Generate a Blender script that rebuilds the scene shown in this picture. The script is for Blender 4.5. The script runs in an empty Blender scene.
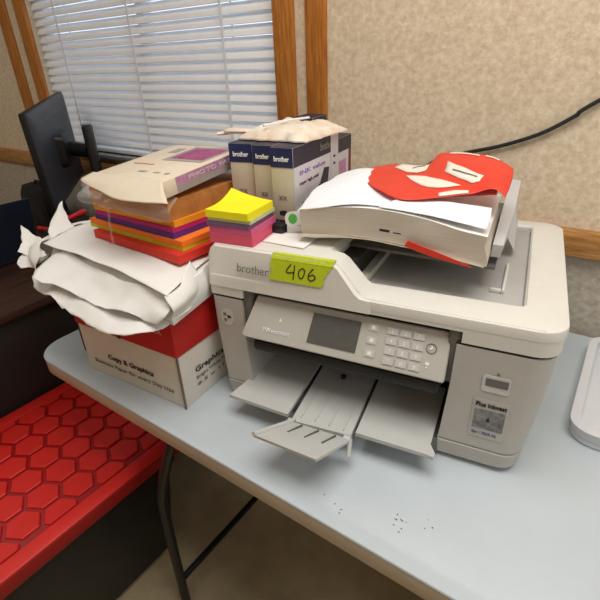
import bpy, bmesh, math, random
from mathutils import Vector, Matrix, noise
random.seed(7)
SC = bpy.context.scene
COL = SC.collection
# ------------------------------------------------------------------ camera, world, lights, exposure
# (table top is z = 0, the floor z = -0.74, the back wall y = 1.137)
FPX, PITCH, ROLL, YAW = 458.5, 0.483833, 0.040532, -0.630372
def camera():
    f = Vector((math.sin(YAW)*math.cos(PITCH), math.cos(YAW)*math.cos(PITCH), -math.sin(PITCH)))
    r = Vector((math.cos(YAW), -math.sin(YAW), 0)); d = f.cross(r)
    r2 = r*math.cos(ROLL)+d*math.sin(ROLL); d2 = -r*math.sin(ROLL)+d*math.cos(ROLL)
    c = bpy.data.cameras.new('camera'); o = bpy.data.objects.new('camera', c); COL.objects.link(o)
    u = -d2; b = -f
    o.matrix_world = Matrix(((r2.x,u.x,b.x,0),(r2.y,u.y,b.y,0),(r2.z,u.z,b.z,0.6),(0,0,0,1)))
    c.sensor_fit = 'HORIZONTAL'; c.sensor_width = 36; c.lens = FPX/600*36
    c.clip_start = 0.02; SC.camera = o
camera()
w = bpy.data.worlds.new('world'); SC.world = w; w.use_nodes = True
bg = w.node_tree.nodes['Background']; bg.inputs[0].default_value = (0.66, 0.75, 0.90, 1); bg.inputs[1].default_value = 2.0
def area(name, loc, size, power, color, target=None):
    l = bpy.data.lights.new(name, 'AREA'); l.shape = 'RECTANGLE'; l.size, l.size_y = size; l.energy = power; l.color = color
    o = bpy.data.objects.new(name, l); COL.objects.link(o); o.location = loc
    if target: o.rotation_euler = (Vector(target)-Vector(loc)).to_track_quat('-Z','Y').to_euler()
    return o
area('ceiling_light_panel', (0.0, 0.35, 1.63), (1.3, 0.8), 21, (1.0, 0.98, 0.94))
area('ceiling_light_panel', (-2.3, -0.3, 1.63), (1.2, 0.6), 9, (1.0, 0.98, 0.94))
area('ceiling_light_panel', (0.6, -1.5, 1.63), (1.2, 0.6), 3, (1.0, 0.98, 0.94))
area('cool_side_fill', (1.55, 0.2, 0.75), (1.1, 0.9), 8, (0.74, 0.87, 1.0), (0.0, 0.5, 0.0))  # added fill lamp that cools the warm room light; no window built there
SC.view_settings.view_transform = 'Standard'; SC.view_settings.look = 'None'
SC.view_settings.gamma = 1; SC.view_settings.use_curve_mapping = False; SC.view_settings.exposure = 0.0

# ------------------------------------------------------------------ materials
def lin(c): return tuple(((x/255)/12.92 if x/255 <= 0.04045 else ((x/255+0.055)/1.055)**2.4) for x in c)
def mat(name, rgb, rough=0.5, var=0.0, scale=30, bump=0.0, bscale=200, metal=0.0, spec=0.5, stretch=None, rgb2=None, trans=0.0, alpha=1.0, coat=0.0):
    m = bpy.data.materials.new(name); m.use_nodes = True
    nt = m.node_tree; b = nt.nodes['Principled BSDF']; c = lin(rgb)
    b.inputs['Base Color'].default_value = (*c, 1); b.inputs['Roughness'].default_value = rough
    b.inputs['Metallic'].default_value = metal; b.inputs['Specular IOR Level'].default_value = spec
    if trans: b.inputs['Transmission Weight'].default_value = trans
    if alpha < 1: b.inputs['Alpha'].default_value = alpha
    if coat: b.inputs['Coat Weight'].default_value = coat
    tc = nt.nodes.new('ShaderNodeTexCoord')
    vec = tc.outputs['Object']
    if stretch:
        mp = nt.nodes.new('ShaderNodeMapping'); mp.inputs['Scale'].default_value = stretch
        nt.links.new(vec, mp.inputs[0]); vec = mp.outputs[0]
    if var or rgb2:
        n = nt.nodes.new('ShaderNodeTexNoise'); n.inputs['Scale'].default_value = scale; n.inputs['Detail'].default_value = 5
        n.inputs['Roughness'].default_value = 0.65
        nt.links.new(vec, n.inputs['Vector'])
        r = nt.nodes.new('ShaderNodeValToRGB'); r.color_ramp.elements[0].position = 0.32; r.color_ramp.elements[1].position = 0.68
        if rgb2: a, z = lin(rgb2), c
        else: a, z = tuple(x*(1-var) for x in c), tuple(min(1, x*(1+var)) for x in c)
        r.color_ramp.elements[0].color = (*a, 1); r.color_ramp.elements[1].color = (*z, 1)
        nt.links.new(n.outputs[0], r.inputs[0]); nt.links.new(r.outputs[0], b.inputs['Base Color'])
    if bump:
        n2 = nt.nodes.new('ShaderNodeTexNoise'); n2.inputs['Scale'].default_value = bscale; n2.inputs['Detail'].default_value = 3
        nt.links.new(vec, n2.inputs['Vector'])
        bp = nt.nodes.new('ShaderNodeBump'); bp.inputs['Strength'].default_value = bump; bp.inputs['Distance'].default_value = 0.002
        nt.links.new(n2.outputs[0], bp.inputs['Height']); nt.links.new(bp.outputs[0], b.inputs['Normal'])
    return m
M = {
 'wall': mat('mottled_wallcovering', (236,219,192), 0.85, scale=75, rgb2=(206,185,156), bump=0.4, bscale=160),
 'wall_low': mat('mottled_wallcovering_lower', (204,195,180), 0.85, scale=75, rgb2=(168,158,143), bump=0.4, bscale=160),
 'oak': mat('oak_trim', (204,134,58), 0.45, scale=14, rgb2=(158,90,28), stretch=(9,9,0.9)),
 'oak_h': mat('oak_trim_rail', (202,150,88), 0.45, scale=14, rgb2=(150,98,44), stretch=(0.9,9,9)),
 'ceil': mat('ceiling_tile', (225,222,214), 0.9, 0.05, 40),
 'floor': mat('tan_floor', (186,168,134), 0.7, 0.18, 6),
 'table': mat('grey_white_plastic', (194,203,209), 0.38, 0.035, 7, bump=0.12, bscale=420),
 'table_edge_shaded': mat('table_edge_shade_tint', (196,184,166), 0.5, 0.05, 20),  # beige tint puts the edge's shading and warm floor bounce into its colour
 'black_metal': mat('black_metal', (22,22,24), 0.4, 0.1, 30),
 'black_plastic': mat('black_plastic', (20,21,24), 0.42, 0.12, 30),
 'monitor': mat('dark_grey_plastic', (52,56,64), 0.42, 0.08, 20),
 'navy_lid': mat('dark_navy_lid', (30,38,54), 0.35, 0.08, 20),
 'screen_off': mat('dark_screen', (12,13,16), 0.12, 0.05, 20),
 'black_cloth': mat('black_fabric', (20,20,22), 0.9, 0.2, 60, bump=0.5, bscale=300),
 'desk': mat('dark_walnut', (74,48,34), 0.45, scale=10, rgb2=(38,22,15), stretch=(9,1.0,9)),
 'desk_dark': mat('dark_desk_side', (24,18,16), 0.6, 0.15, 20),
 'red_plastic': mat('red_plastic', (222,38,30), 0.45, 0.05, 25),
 'red_groove': mat('deep_red_plastic', (158,16,16), 0.5, 0.05, 25),
 'blind': mat('white_blind_vinyl', (244,243,242), 0.5, 0.02, 20),
 'cord': mat('white_cord', (235,235,235), 0.7, 0.03, 90),
 'glass': mat('window_glass', (240,245,250), 0.02, trans=1.0),
 'sill': mat('grey_sill', (140,140,140), 0.5, 0.05, 30),
 'pr_body': mat('printer_warm_grey', (186,182,174), 0.48, 0.02, 40, bump=0.06, bscale=900),
 'pr_lid': mat('printer_off_white', (222,219,210), 0.45, 0.02, 40, bump=0.06, bscale=900),
 'pr_panel': mat('printer_panel_grey', (190,187,178), 0.42, 0.02, 40),
 'pr_key': mat('printer_key_grey', (200,198,192), 0.5, 0.02, 40),
 'pr_tray': mat('printer_tray_grey', (196,196,192), 0.45, 0.02, 40),
 'pr_recess': mat('printer_recess_grey', (182,180,178), 0.45, 0.02, 40),
 'pr_dark': mat('printer_dark_grey', (104,102,97), 0.5, 0.05, 40),
 'pr_black': mat('printer_black_inside', (30,29,28), 0.55, 0.08, 40),
 'pr_guide': mat('smoky_grey_plastic', (198,198,200), 0.3, 0.02, 40),
 'grey_ink': mat('grey_print', (120,118,112), 0.6, 0.05, 40),
 'dark_ink': mat('dark_print', (38,36,36), 0.6, 0.05, 40),
 'blue_ink': mat('violet_blue_print', (88,84,150), 0.6, 0.05, 40),
 'white_ink': mat('white_print', (240,240,240), 0.6, 0.02, 40),
 'tape': mat('lime_green_tape', (186,200,28), 0.6, 0.05, 120, bump=0.25, bscale=500),
 'label_white': mat('label_white', (206,203,197), 0.5, 0.02, 40),
 'label_grey': mat('label_grey_photo', (150,148,146), 0.5, scale=120, rgb2=(92,90,90)),
 'paper': mat('white_paper', (238,236,231), 0.8, 0.015, 30),
 'paper_cool': mat('white_sheet', (240,242,246), 0.75, 0.015, 30),
 'paper_edge': mat('paper_edge_layers', (222,212,198), 0.85, scale=10, rgb2=(200,190,176), stretch=(1,1,90)),
 'wrap': mat('paper_ream_wrapper', (238,229,214), 0.6, 0.03, 25),
 'wrap_red': mat('red_printed_wrapper', (226,58,38), 0.45, 0.04, 25),
 'wrap_pink': mat('wrapper_inner_pink', (232,160,150), 0.6, 0.05, 30),
 'carton': mat('carton_white', (224,216,204), 0.7, 0.03, 25),
 'carton_red': mat('carton_red', (192,28,18), 0.6, 0.06, 18),
 'crease': mat('carton_crease_grey', (120,108,98), 0.8, 0.1, 50),
 'clear': mat('clear_film', (250,250,250), 0.12, alpha=0.13, spec=0.7),
 'kraft': mat('kraft_orange_stock', (206,140,72), 0.7, scale=30, rgb2=(180,112,52)),
 'pk_red': mat('red_coloured_paper', (222,52,34), 0.7, 0.06, 30),
 'pk_dred': mat('dark_red_coloured_paper', (170,22,20), 0.7, 0.06, 30),
 'pk_lime': mat('lime_coloured_paper', (206,212,40), 0.7, 0.05, 30),
 'pk_orange': mat('orange_coloured_paper', (250,128,34), 0.7, 0.05, 30),
 'pk_purple': mat('purple_coloured_paper', (92,42,130), 0.7, 0.06, 30),
 'pk_magenta': mat('magenta_coloured_paper', (190,28,112), 0.7, 0.06, 30),
 'pk_amber': mat('amber_coloured_paper', (246,160,28), 0.7, 0.05, 30),
 'cream_card': mat('cream_card', (222,208,186), 0.7, 0.03, 25),
 'lavender': mat('lavender_print', (196,150,180), 0.6, scale=90, rgb2=(172,112,160)),
 'grey_card': mat('grey_card', (164,154,150), 0.6, 0.06, 25),
 'magenta_photo': mat('magenta_photo_print', (184,70,126), 0.5, scale=60, rgb2=(120,44,84)),
 'st_yellow': mat('yellow_sticky_paper', (250,236,20), 0.7, 0.03, 30),
 'st_pale': mat('pale_green_sticky_paper', (206,208,150), 0.8, 0.03, 30),
 'st_purple': mat('purple_grey_sticky_paper', (122,92,128), 0.8, 0.05, 30),
 'st_pink': mat('pink_sticky_paper', (224,88,116), 0.75, 0.04, 30),
 'st_rose': mat('rose_sticky_paper', (214,94,138), 0.75, 0.04, 30),
 'navy': mat('navy_box_print', (30,40,92), 0.45, 0.05, 30),
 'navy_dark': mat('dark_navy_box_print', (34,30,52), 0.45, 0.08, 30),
 'ink_box': mat('ink_box_cream', (206,196,174), 0.5, 0.03, 30),
 'ink_side': mat('ink_box_side_white', (206,202,206), 0.45, 0.03, 30),
 'violet': mat('violet_box_print', (128,84,150), 0.5, 0.2, 60),
 'maroon': mat('maroon_box_print', (112,34,58), 0.5, 0.1, 60),
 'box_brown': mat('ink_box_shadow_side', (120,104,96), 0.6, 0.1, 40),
 'green_tag': mat('green_leaf_print', (70,160,60), 0.5, 0.05, 30),
 'pouch': mat('cream_plastic_pouch', (236,229,214), 0.35, scale=28, rgb2=(222,198,174), bump=0.6, bscale=70),
 'white_tray': mat('white_plastic_tray', (214,216,218), 0.35, 0.02, 30),
 'red_bit': mat('bright_red_plastic', (214,36,40), 0.4, 0.05, 30),
 'speck': mat('dark_specks', (92,92,92), 0.7, 0.1, 60),
}

# ------------------------------------------------------------------ helpers
def finish(name, bm, m, parent=None, smooth=False, recalc=True):
    if recalc: bmesh.ops.recalc_face_normals(bm, faces=bm.faces)
    me = bpy.data.meshes.new(name); bm.to_mesh(me); bm.free()
    for mm in (m if isinstance(m, (list, tuple)) else [m]): me.materials.append(M[mm])
    if smooth:
        for p in me.polygons: p.use_smooth = True
        me.set_sharp_from_angle(angle=math.radians(35))
    o = bpy.data.objects.new(name, me); COL.objects.link(o)
    if parent: o.parent = parent
    return o
def tag(o, label=None, cat=None, group=None, kind=None):
    if label: o['label'] = label
    if cat: o['category'] = cat
    if group: o['group'] = group
    if kind: o['kind'] = kind
    return o
def thing(name, label, cat, loc=(0,0,0), rz=0.0, group=None, rx=0.0, ry=0.0):
    o = bpy.data.objects.new(name, None); COL.objects.link(o); o.empty_display_size = 0.05
    o.location = loc; o.rotation_euler = (rx, ry, rz)
    return tag(o, label, cat, group)
def add_box(bm, a, b, bevel=0.0, mi=0, seg=2):
    c = [(a[i]+b[i])/2 for i in range(3)]; s = [abs(b[i]-a[i]) for i in range(3)]
    r = bmesh.ops.create_cube(bm, size=1, matrix=Matrix.Translation(c) @ Matrix.Diagonal((*s, 1)))
    fs = {f for v in r['verts'] for f in v.link_faces}
    for f in fs: f.material_index = mi
    if bevel:
        es = list({e for v in r['verts'] for e in v.link_edges})
        bmesh.ops.bevel(bm, geom=es, offset=min(bevel, min(s)*0.45), segments=seg, profile=0.5, affect='EDGES')
def box(name, a, b, m, parent=None, bevel=0.0, seg=2):
    bm = bmesh.new(); add_box(bm, a, b, bevel, 0, seg); return finish(name, bm, m, parent, smooth=bevel > 0)
def loft(bm, rings, cap=True):
    vs = [[bm.verts.new(p) for p in r] for r in rings]
    n = len(rings[0])
    for a, b in zip(vs, vs[1:]):
        for i in range(n): bm.faces.new((a[i], a[(i+1) % n], b[(i+1) % n], b[i]))
    if cap:
        bm.faces.new(vs[0][::-1]); bm.faces.new(vs[-1])
def rrect(x0, y0, x1, y1, r, n=6):
    pts = []
    rs = r if isinstance(r, (list, tuple)) else [r]*4
    for k, (cx, cy, a0) in enumerate(((x1, y0, -90), (x1, y1, 0), (x0, y1, 90), (x0, y0, 180))):
        q = max(rs[k], 1e-4); sx = -1 if cx == x1 else 1; sy = 1 if cy == y0 else -1
        for i in range(n+1):
            a = math.radians(a0+90*i/n); pts.append((cx+sx*q+q*math.cos(a), cy+sy*q+q*math.sin(a)))
    return pts
def slab(name, pts, z0, z1, m, parent=None, bev=0.0):
    """horizontal slab from a 2-D outline, with a softened top edge"""
    bm = bmesh.new(); cx = sum(p[0] for p in pts)/len(pts); cy = sum(p[1] for p in pts)/len(pts)
    def ring(z, ins):
        out = []
        for x, y in pts:
            d = math.hypot(x-cx, y-cy) or 1
            out.append((x-(x-cx)/d*ins, y-(y-cy)/d*ins, z))
        return out
    rings = [ring(z0, bev*0.6), ring(z0+bev*0.6, 0)] if bev else [ring(z0, 0)]
    if bev: rings += [ring(z1-bev, 0), ring(z1-bev*0.35, bev*0.3), ring(z1, bev)]
    else: rings += [ring(z1, 0)]
    loft(bm, rings); return finish(name, bm, m, parent, smooth=True)
def add_tube(bm, pts, r, n=8, flat=1.0):
    pts = [Vector(p) for p in pts]; rings = []
    up = Vector((0, 0, 1))
    for i, p in enumerate(pts):
        t = (pts[min(i+1, len(pts)-1)]-pts[max(i-1, 0)]).normalized()
        s = t.cross(up); s = s.normalized() if s.length > 1e-3 else Vector((1, 0, 0)); u = s.cross(t)
        rr = r[i] if isinstance(r, (list, tuple)) else r
        rings.append([p+s*rr*math.cos(2*math.pi*k/n)+u*rr*flat*math.sin(2*math.pi*k/n) for k in range(n)])
    loft(bm, rings)
def tube(name, pts, r, m, parent=None, n=8):
    bm = bmesh.new(); add_tube(bm, pts, r, n); return finish(name, bm, m, parent, smooth=True)
def catmull(pts, k=8):
    pts = [Vector(p) for p in pts]; P = [pts[0]]+pts+[pts[-1]]; out = []
    for i in range(1, len(P)-2):
        for j in range(k):
            t = j/k; a, b, c, d = P[i-1:i+3]
            out.append(0.5*((2*b)+(c-a)*t+(2*a-5*b+4*c-d)*t*t+(3*b-a-3*c+d)*t**3))
    return out+[pts[-1]]
def frame(o, x, up):
    """matrix whose local xy-plane lies on a face: x along, y as near 'up' as possible, z out of the face"""
    x = Vector(x).normalized(); y = Vector(up); y = (y-x*y.dot(x)).normalized(); z = x.cross(y)
    return Matrix(((x.x,y.x,z.x,o[0]),(x.y,y.y,z.y,o[1]),(x.z,y.z,z.z,o[2]),(0,0,0,1)))
def decal(name, fr, polys, m, parent, th=0.0008, z=0.0003):
    bm = bmesh.new()
    for pl in polys:
        loft(bm, [[fr @ Vector((x, y, z)) for x, y in pl], [fr @ Vector((x, y, z+th)) for x, y in pl]])
    return finish(name, bm, m, parent)
def rect(x0, y0, x1, y1): return [(x0, y0), (x1, y0), (x1, y1), (x0, y1)]
def text(name, s, fr, size, m, parent, width=None, align='LEFT', bold=0.0):
    cu = bpy.data.curves.new(name, 'FONT'); cu.body = s; cu.size = size; cu.extrude = 0.0004; cu.align_x = align; cu.offset = bold
    cu.resolution_u = 3
    o = bpy.data.objects.new(name, cu); COL.objects.link(o)
    dg = bpy.context.evaluated_depsgraph_get(); dg.update()
    me = bpy.data.meshes.new_from_object(o.evaluated_get(dg)); bpy.data.objects.remove(o)
    xs = [v.co.x for v in me.vertices]
    if width and xs:
        k = width/(max(xs)-min(xs))
        for v in me.vertices: v.co.x *= k
    for v in me.vertices: v.co.z += 0.0006
    me.transform(fr); me.materials.clear(); me.materials.append(M[m])
    for p in me.polygons: p.material_index = 0
    t = bpy.data.objects.new(name, me); COL.objects.link(t); t.parent = parent
    return t
def strokes(name, fr, lines, r, m, parent):
    bm = bmesh.new()
    for ln in lines:
        rings = []
        P = catmull([(x, y, 0) for x, y in ln], 6)
        for i, p in enumerate(P):
            t = (P[min(i+1, len(P)-1)]-P[max(i-1, 0)]).normalized(); s = Vector((-t.y, t.x, 0))
            rings.append([fr @ (p+s*r+Vector((0,0,.0010))), fr @ (p-s*r+Vector((0,0,.0010))), fr @ (p-s*r+Vector((0,0,.0016))), fr @ (p+s*r+Vector((0,0,.0016)))])
        loft(bm, rings)
    return finish(name, bm, m, parent)
def sheet(name, grid, m, parent=None, sub=7, amp=0.006, freq=14, seed=0, th=0.0007, smooth=True, fold=0.0, edge=0.0):
    """a crumpled sheet through a coarse grid of control points"""
    R, Cn = len(grid), len(grid[0]); G = [[Vector(p) for p in r] for r in grid]
    def cr(a, b, c, d, t): return 0.5*((2*b)+(c-a)*t+(2*a-5*b+4*c-d)*t*t+(3*b-a-3*c+d)*t**3)
    def row(r, u):
        i = min(int(u), Cn-2); t = u-i
        return cr(r[max(i-1,0)], r[i], r[i+1], r[min(i+2,Cn-1)], t)
    def S(v, u):
        i = min(int(v), R-2); t = v-i
        return cr(row(G[max(i-1,0)],u), row(G[i],u), row(G[i+1],u), row(G[min(i+2,R-1)],u), t)
    nr, nc = (R-1)*sub, (Cn-1)*sub; bm = bmesh.new(); V = []
    off = Vector((seed*3.1, seed*1.7, seed*0.9))
    for i in range(nr+1):
        line = []
        for j in range(nc+1):
            p = S(i/sub, j/sub)
            q = p*freq+off
            d = noise.noise_vector(q)*0.6+noise.noise_vector(q*2.3)*0.3
            d += Vector((0, 0, 1))*(abs(noise.noise(q*0.8+Vector((5,2,1))))-0.25)*fold
            if edge and (i in (0, nr) or j in (0, nc)): d += noise.noise_vector(q*3)*edge
            line.append(bm.verts.new(p+d*amp))
        V.append(line)
    for i in range(nr):
        for j in range(nc): bm.faces.new((V[i][j], V[i][j+1], V[i+1][j+1], V[i+1][j]))
    o = finish(name, bm, m, parent, smooth=False)
    if smooth:
        for p in o.data.polygons: p.use_smooth = True
    md = o.modifiers.new('thickness', 'SOLIDIFY'); md.thickness = th; md.offset = 0
    return o

# ================================================================== SETTING
WY = 1.137
ZF, ZC = -0.74, 1.66
WX0, WX1, WZ0, WZ1 = -2.114, -0.867, 0.285, 1.20      # window opening
def wall():
    bm = bmesh.new()
    def q(x0, x1, z0, z1, mi):
        add_box(bm, (x0, WY, z0), (x1, WY+0.10, z1), 0, mi)
    X0, X1, ZR = -4.2, 1.6, 0.215
    q(X0, X1, ZF, ZR, 1); q(X0, WX0, ZR, ZC, 0); q(WX1, X1, ZR, ZC, 0); q(WX0, WX1, ZR, WZ0, 0); q(WX0, WX1, WZ1, ZC, 0)
    tag(finish('wall_back', bm, ('wall', 'wall_low')), kind='structure')
wall()
for nm, a, b in (('wall_left', (-4.3, -2.2, ZF), (-4.2, WY+0.1, ZC)), ('wall_right', (1.6, -2.2, ZF), (1.7, WY+0.1, ZC)), ('wall_front', (-4.3, -2.3, ZF), (1.7, -2.2, ZC))):
    tag(box(nm, a, b, 'wall'), kind='structure')
tag(box('floor', (-4.2, -2.2, ZF-0.05), (1.6, WY+0.1, ZF), 'floor'), kind='structure')
tag(box('ceiling', (-4.2, -2.2, ZC), (1.6, WY+0.1, ZC+0.05), 'ceil'), kind='structure')
k = 0
for (a, b, m) in (((-2.336, WY-0.012, 0.248), (-2.262, WY, ZC), 'oak'), ((-2.178, WY-0.018, 0.248), (-2.106, WY, WZ1+0.06), 'oak'),
                  ((-0.872, WY-0.018, 0.248), (-0.808, WY, WZ1+0.06), 'oak'), ((-0.772, WY-0.012, 0.248), (-0.709, WY, ZC), 'oak'),
                  ((-2.106, WY-0.018, WZ1), (-0.872, WY, WZ1+0.06), 'oak_h'), ((-4.2, WY-0.022, 0.188), (1.6, WY, 0.248), 'oak_h'),
                  ):
    k += 1; tag(box('trim_%d' % k, a, b, m, bevel=0.004), kind='structure')
tag(box('baseboard_back', (-4.2, WY-0.012, ZF), (1.6, WY, ZF+0.09), 'oak_h', bevel=0.003), kind='structure')
win = thing('window_1', None, None, (0, 0, 0)); win['kind'] = 'structure'
bm = bmesh.new()
for a, b in (((WX0, WY+0.05, WZ0), (WX0+0.04, WY+0.09, WZ1)), ((WX1-0.04, WY+0.05, WZ0), (WX1, WY+0.09, WZ1)),
             ((WX0+0.04, WY+0.05, WZ0), (WX1-0.04, WY+0.09, WZ0+0.04)), ((WX0+0.04, WY+0.05, WZ1-0.04), (WX1-0.04, WY+0.09, WZ1)),
             (((WX0+WX1)/2-0.02, WY+0.05, WZ0+0.04), ((WX0+WX1)/2+0.02, WY+0.09, WZ1-0.04))): add_box(bm, a, b, 0.003)
finish('window_frame', bm, 'blind', win, True)
box('pane', (WX0+0.04, WY+0.068, WZ0+0.04), (WX1-0.04, WY+0.072, WZ1-0.04), 'glass', win)
box('window_sill', (WX0+0.002, WY-0.03, WZ0-0.018), (WX1-0.002, WY+0.05, WZ0), 'sill', win, 0.004)
# --- horizontal blind
bl = thing('window_blind', 'white horizontal slat blind lowered over the window', 'blind', ((WX0+WX1)/2, WY+0.022, WZ0))
HW = (WX1-WX0)/2-0.012
bm = bmesh.new(); ang = math.radians(58); z = 0.045
while z < WZ1-WZ0-0.05:
    prof = []
    for i in range(5):
        t = (i/4-0.5)*0.033; c = 0.0025*(1-(i/2-1)**2)
        prof.append((t*math.cos(ang)-c*math.sin(ang)*-1*-1, t*math.sin(ang)+c*math.cos(ang)))
    top = [(y-0.0008*math.sin(ang), zz+0.0012) for y, zz in prof]; ring = prof+top[::-1]
    tilt = random.uniform(-0.0012, 0.0012)
    loft(bm, [[(-HW, y, z+zz-tilt) for y, zz in ring], [(HW, y, z+zz+tilt) for y, zz in ring]])
    z += 0.0290
finish('slats', bm, 'blind', bl, True)
box('bottom_rail', (-HW, -0.022, 0.004), (HW, 0.022, 0.020), 'blind', bl, 0.004)
box('head_rail', (-HW, -0.026, WZ1-WZ0-0.045), (HW, 0.026, WZ1-WZ0-0.002), 'blind', bl, 0.003)
for x in (-0.43, 0.0, 0.42):
    bm = bmesh.new()
    add_box(bm, (x-0.004, -0.024, 0.02), (x+0.004, -0.0225, WZ1-WZ0-0.04)); add_box(bm, (x-0.004, 0.0225, 0.02), (x+0.004, 0.024, WZ1-WZ0-0.04))
    finish('ladder_cord', bm, 'cord', bl)

# ================================================================== TABLE
tb = thing('folding_table', 'long grey white plastic folding table with rounded corners', 'table', (0, 0, 0))
TX0, TX1, TY0, TY1 = -1.075, 0.78, 0.368, 1.122
slab('tabletop', rrect(TX0, TY0, TX1, TY1, 0.075, 10), -0.0045, 0.0, 'table', tb, 0.003)
slab('edge_band', rrect(TX0+0.001, TY0+0.001, TX1-0.001, TY1-0.001, 0.075, 10), -0.038, -0.0045, 'table_edge_shaded', tb, 0.003)
bm = bmesh.new()
o1, i1 = rrect(TX0+0.03, TY0+0.03, TX1-0.03, TY1-0.03, 0.07, 10), None
loft(bm, [[(x, y, -0.06) for x, y in o1], [(x, y, -0.036) for x, y in o1]])
finish('underside_frame', bm, 'black_metal', tb)
for lx, d in ((-0.60, -1), (0.33, 1)):
    for y0 in (0.395, 1.085):
        pts = catmull([(lx, y0, -0.045), (lx+0.03*d, y0, -0.09), (lx+0.10*d, y0, -0.26), (lx+0.115*d, y0, -0.37), (lx+0.12*d, y0, -0.738)], 6)
        tube('leg', pts, 0.012, 'black_metal', tb, 10)
    tube('cross_bar', [(lx+0.118*d, 0.40, -0.62), (lx+0.118*d, 1.08, -0.62)], 0.009, 'black_metal', tb)
# little dark specks of spill near the front edge
bm = bmesh.new()
for i in range(16):
    x, y = random.choice([(-0.25, 0.405), (-0.155, 0.43), (-0.15, 0.425), (-0.10, 0.45)]); x += random.uniform(-.02, .02); y += random.uniform(-.012, .012)
    r = random.uniform(0.0005, 0.0014); n = 7
    ring = [(x+r*math.cos(2*math.pi*j/n)*1.3, y+r*math.sin(2*math.pi*j/n)) for j in range(n)]
    loft(bm, [[(a, b, 0.0001) for a, b in ring], [(a, b, 0.0005) for a, b in ring]])
sp = finish('specks', bm, 'speck', tb); sp['kind'] = 'stuff'

# ================================================================== PRINTER  (local: u right, v back, w up)
TH = 0.1654727
PO = Vector((-0.03, 0.6138, 0))
PU = Vector((math.cos(TH), math.sin(TH), 0)); PV = Vector((-math.sin(TH), math.cos(TH), 0))
def P(u, v, wz): return PO+PU*u+PV*v+Vector((0, 0, wz))
pr = thing('office_printer', 'off white all-in-one inkjet printer with open grey paper trays', 'printer', PO, TH)
DEP = 0.475
def notch_outline(x0, x1, y0, y1, r, nx0, nx1, nd, n=6):
    pts = rrect(x0, y0, x1, y1, [r, r, 0.012, 0.008], n)           # starts at right-front arc
    # insert the notch on the front edge: after the left-front arc
    return pts+[(nx0, y0), (nx0, nd), (nx1, nd), (nx1, y0)]
def taper(pts, s, cx=-0.265, cy=0.22): return [((x-cx)*s+cx, (y-cy)*s+cy) for x, y in pts]
bm = bmesh.new()
B0 = notch_outline(-0.556, 0.014, 0.0, DEP, 0.035, -0.492, -0.120, 0.17)
def ringz(pts, z): return [(x, y, z) for x, y in pts]
def inset_sides(pts, d):    # shrink outer shell only in x/y towards the middle a little
    return [(x-d*(x+0.265)/0.28, y+ (d if y < 0.2 else -d)*0.8) for x, y in pts]
def bodyring(z, side, front, back=0.0): return [(x-side*(x+0.265)/0.28, y+(front if y < 0.04 else (-back if y > 0.3 else 0)), z) for x, y in B0]
loft(bm, [bodyring(0.002, 0.024, -0.003, 0.02), bodyring(0.012, 0.018, -0.012, 0.012), bodyring(0.039, 0.015, -0.014, 0.01), bodyring(0.0405, 0.018, -0.011, 0.01), bodyring(0.0425, 0.018, -0.011, 0.01), bodyring(0.044, 0.015, -0.0135, 0.008), bodyring(0.150, 0.003, -0.0085), bodyring(0.2205, 0, -0.0065)])
finish('body', bm, 'pr_body', pr, True)
# feet
for x in (-0.48, -0.05):
    for y in (0.06, 0.36):
        bm = bmesh.new(); bmesh.ops.create_cone(bm, cap_ends=True, segments=16, radius1=0.012, radius2=0.014, depth=0.003, matrix=Matrix.Translation((x, y, 0.0016)))
        finish('foot', bm, 'pr_dark', pr)
# dark seam between body and scanner
bm = bmesh.new(); loft(bm, [[(x*0.994-0.0016, y-0.0040 if y < 0.04 else y*0.995, 0.2200) for x, y in B0], [(x*0.994-0.0016, y-0.0040 if y < 0.04 else y*0.995, 0.2260) for x, y in B0]]); finish('seam', bm, 'pr_black', pr)
# scanner lid: lower ring with notch, upper frame (recess open) , front bar
bm = bmesh.new()
L0 = notch_outline(-0.559, 0.017, -0.007, DEP+0.004, 0.036, -0.488, -0.114, 0.10)
loft(bm, [ringz(L0, 0.2256), ringz(L0, 0.2436)])
F = rrect(-0.559, -0.007, 0.017, DEP+0.004, [0.036, 0.036, 0.012, 0.008])
loft(bm, [ringz(F, 0.2436), ringz(F, 0.2500)])
finish('scanner_unit', bm, 'pr_lid', pr, True)
# document cover frame with a recess (outer loop minus inner loop)
def frame_mesh(outer, inner, z0, z1, bev=0.004):
    bm = bmesh.new(); n = len(outer)
    cx, cy = -0.265, 0.2
    def ins(p, d):
        l = math.hypot(p[0]-cx, p[1]-cy); return (p[0]-(p[0]-cx)/l*d, p[1]-(p[1]-cy)/l*d)
    loops = [[(*p, z0) for p in inner], [(*p, z0) for p in outer], [(*p, z1-bev) for p in outer], [(*ins(p, bev*0.3), z1-bev*0.3) for p in outer], [(*ins(p, bev), z1) for p in outer],
             [(*ins(p, -bev), z1) for p in inner], [(*p, z1-bev) for p in inner]]
    vs = [[bm.verts.new(p) for p in l] for l in loops]
    for a, b in zip(vs, vs[1:]+vs[:1]):
        for i in range(n): bm.faces.new((a[i], a[(i+1) % n], b[(i+1) % n], b[i]))
    return bm
Fo = rrect(-0.5585, -0.0075, 0.019, DEP+0.006, [0.038, 0.038, 0.012, 0.008]); Fi = rrect(-0.285, 0.060, -0.040, DEP-0.03, 0.012)
finish('cover_frame', frame_mesh(Fo, Fi, 0.2502, 0.2665), 'pr_lid', pr, True)
box('output_tray', (-0.284, 0.061, 0.2502), (-0.041, DEP-0.031, 0.2545), 'pr_recess', pr, 0.002)
# ledges in the recess
bm = bmesh.new(); add_box(bm, (-0.075, 0.115, 0.2546), (-0.070, 0.235, 0.262), 0.002); add_box(bm, (-0.092, 0.115, 0.2546), (-0.075, 0.121, 0.262), 0.002)
finish('recess_ledge', bm, 'pr_lid', pr, True)
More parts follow.
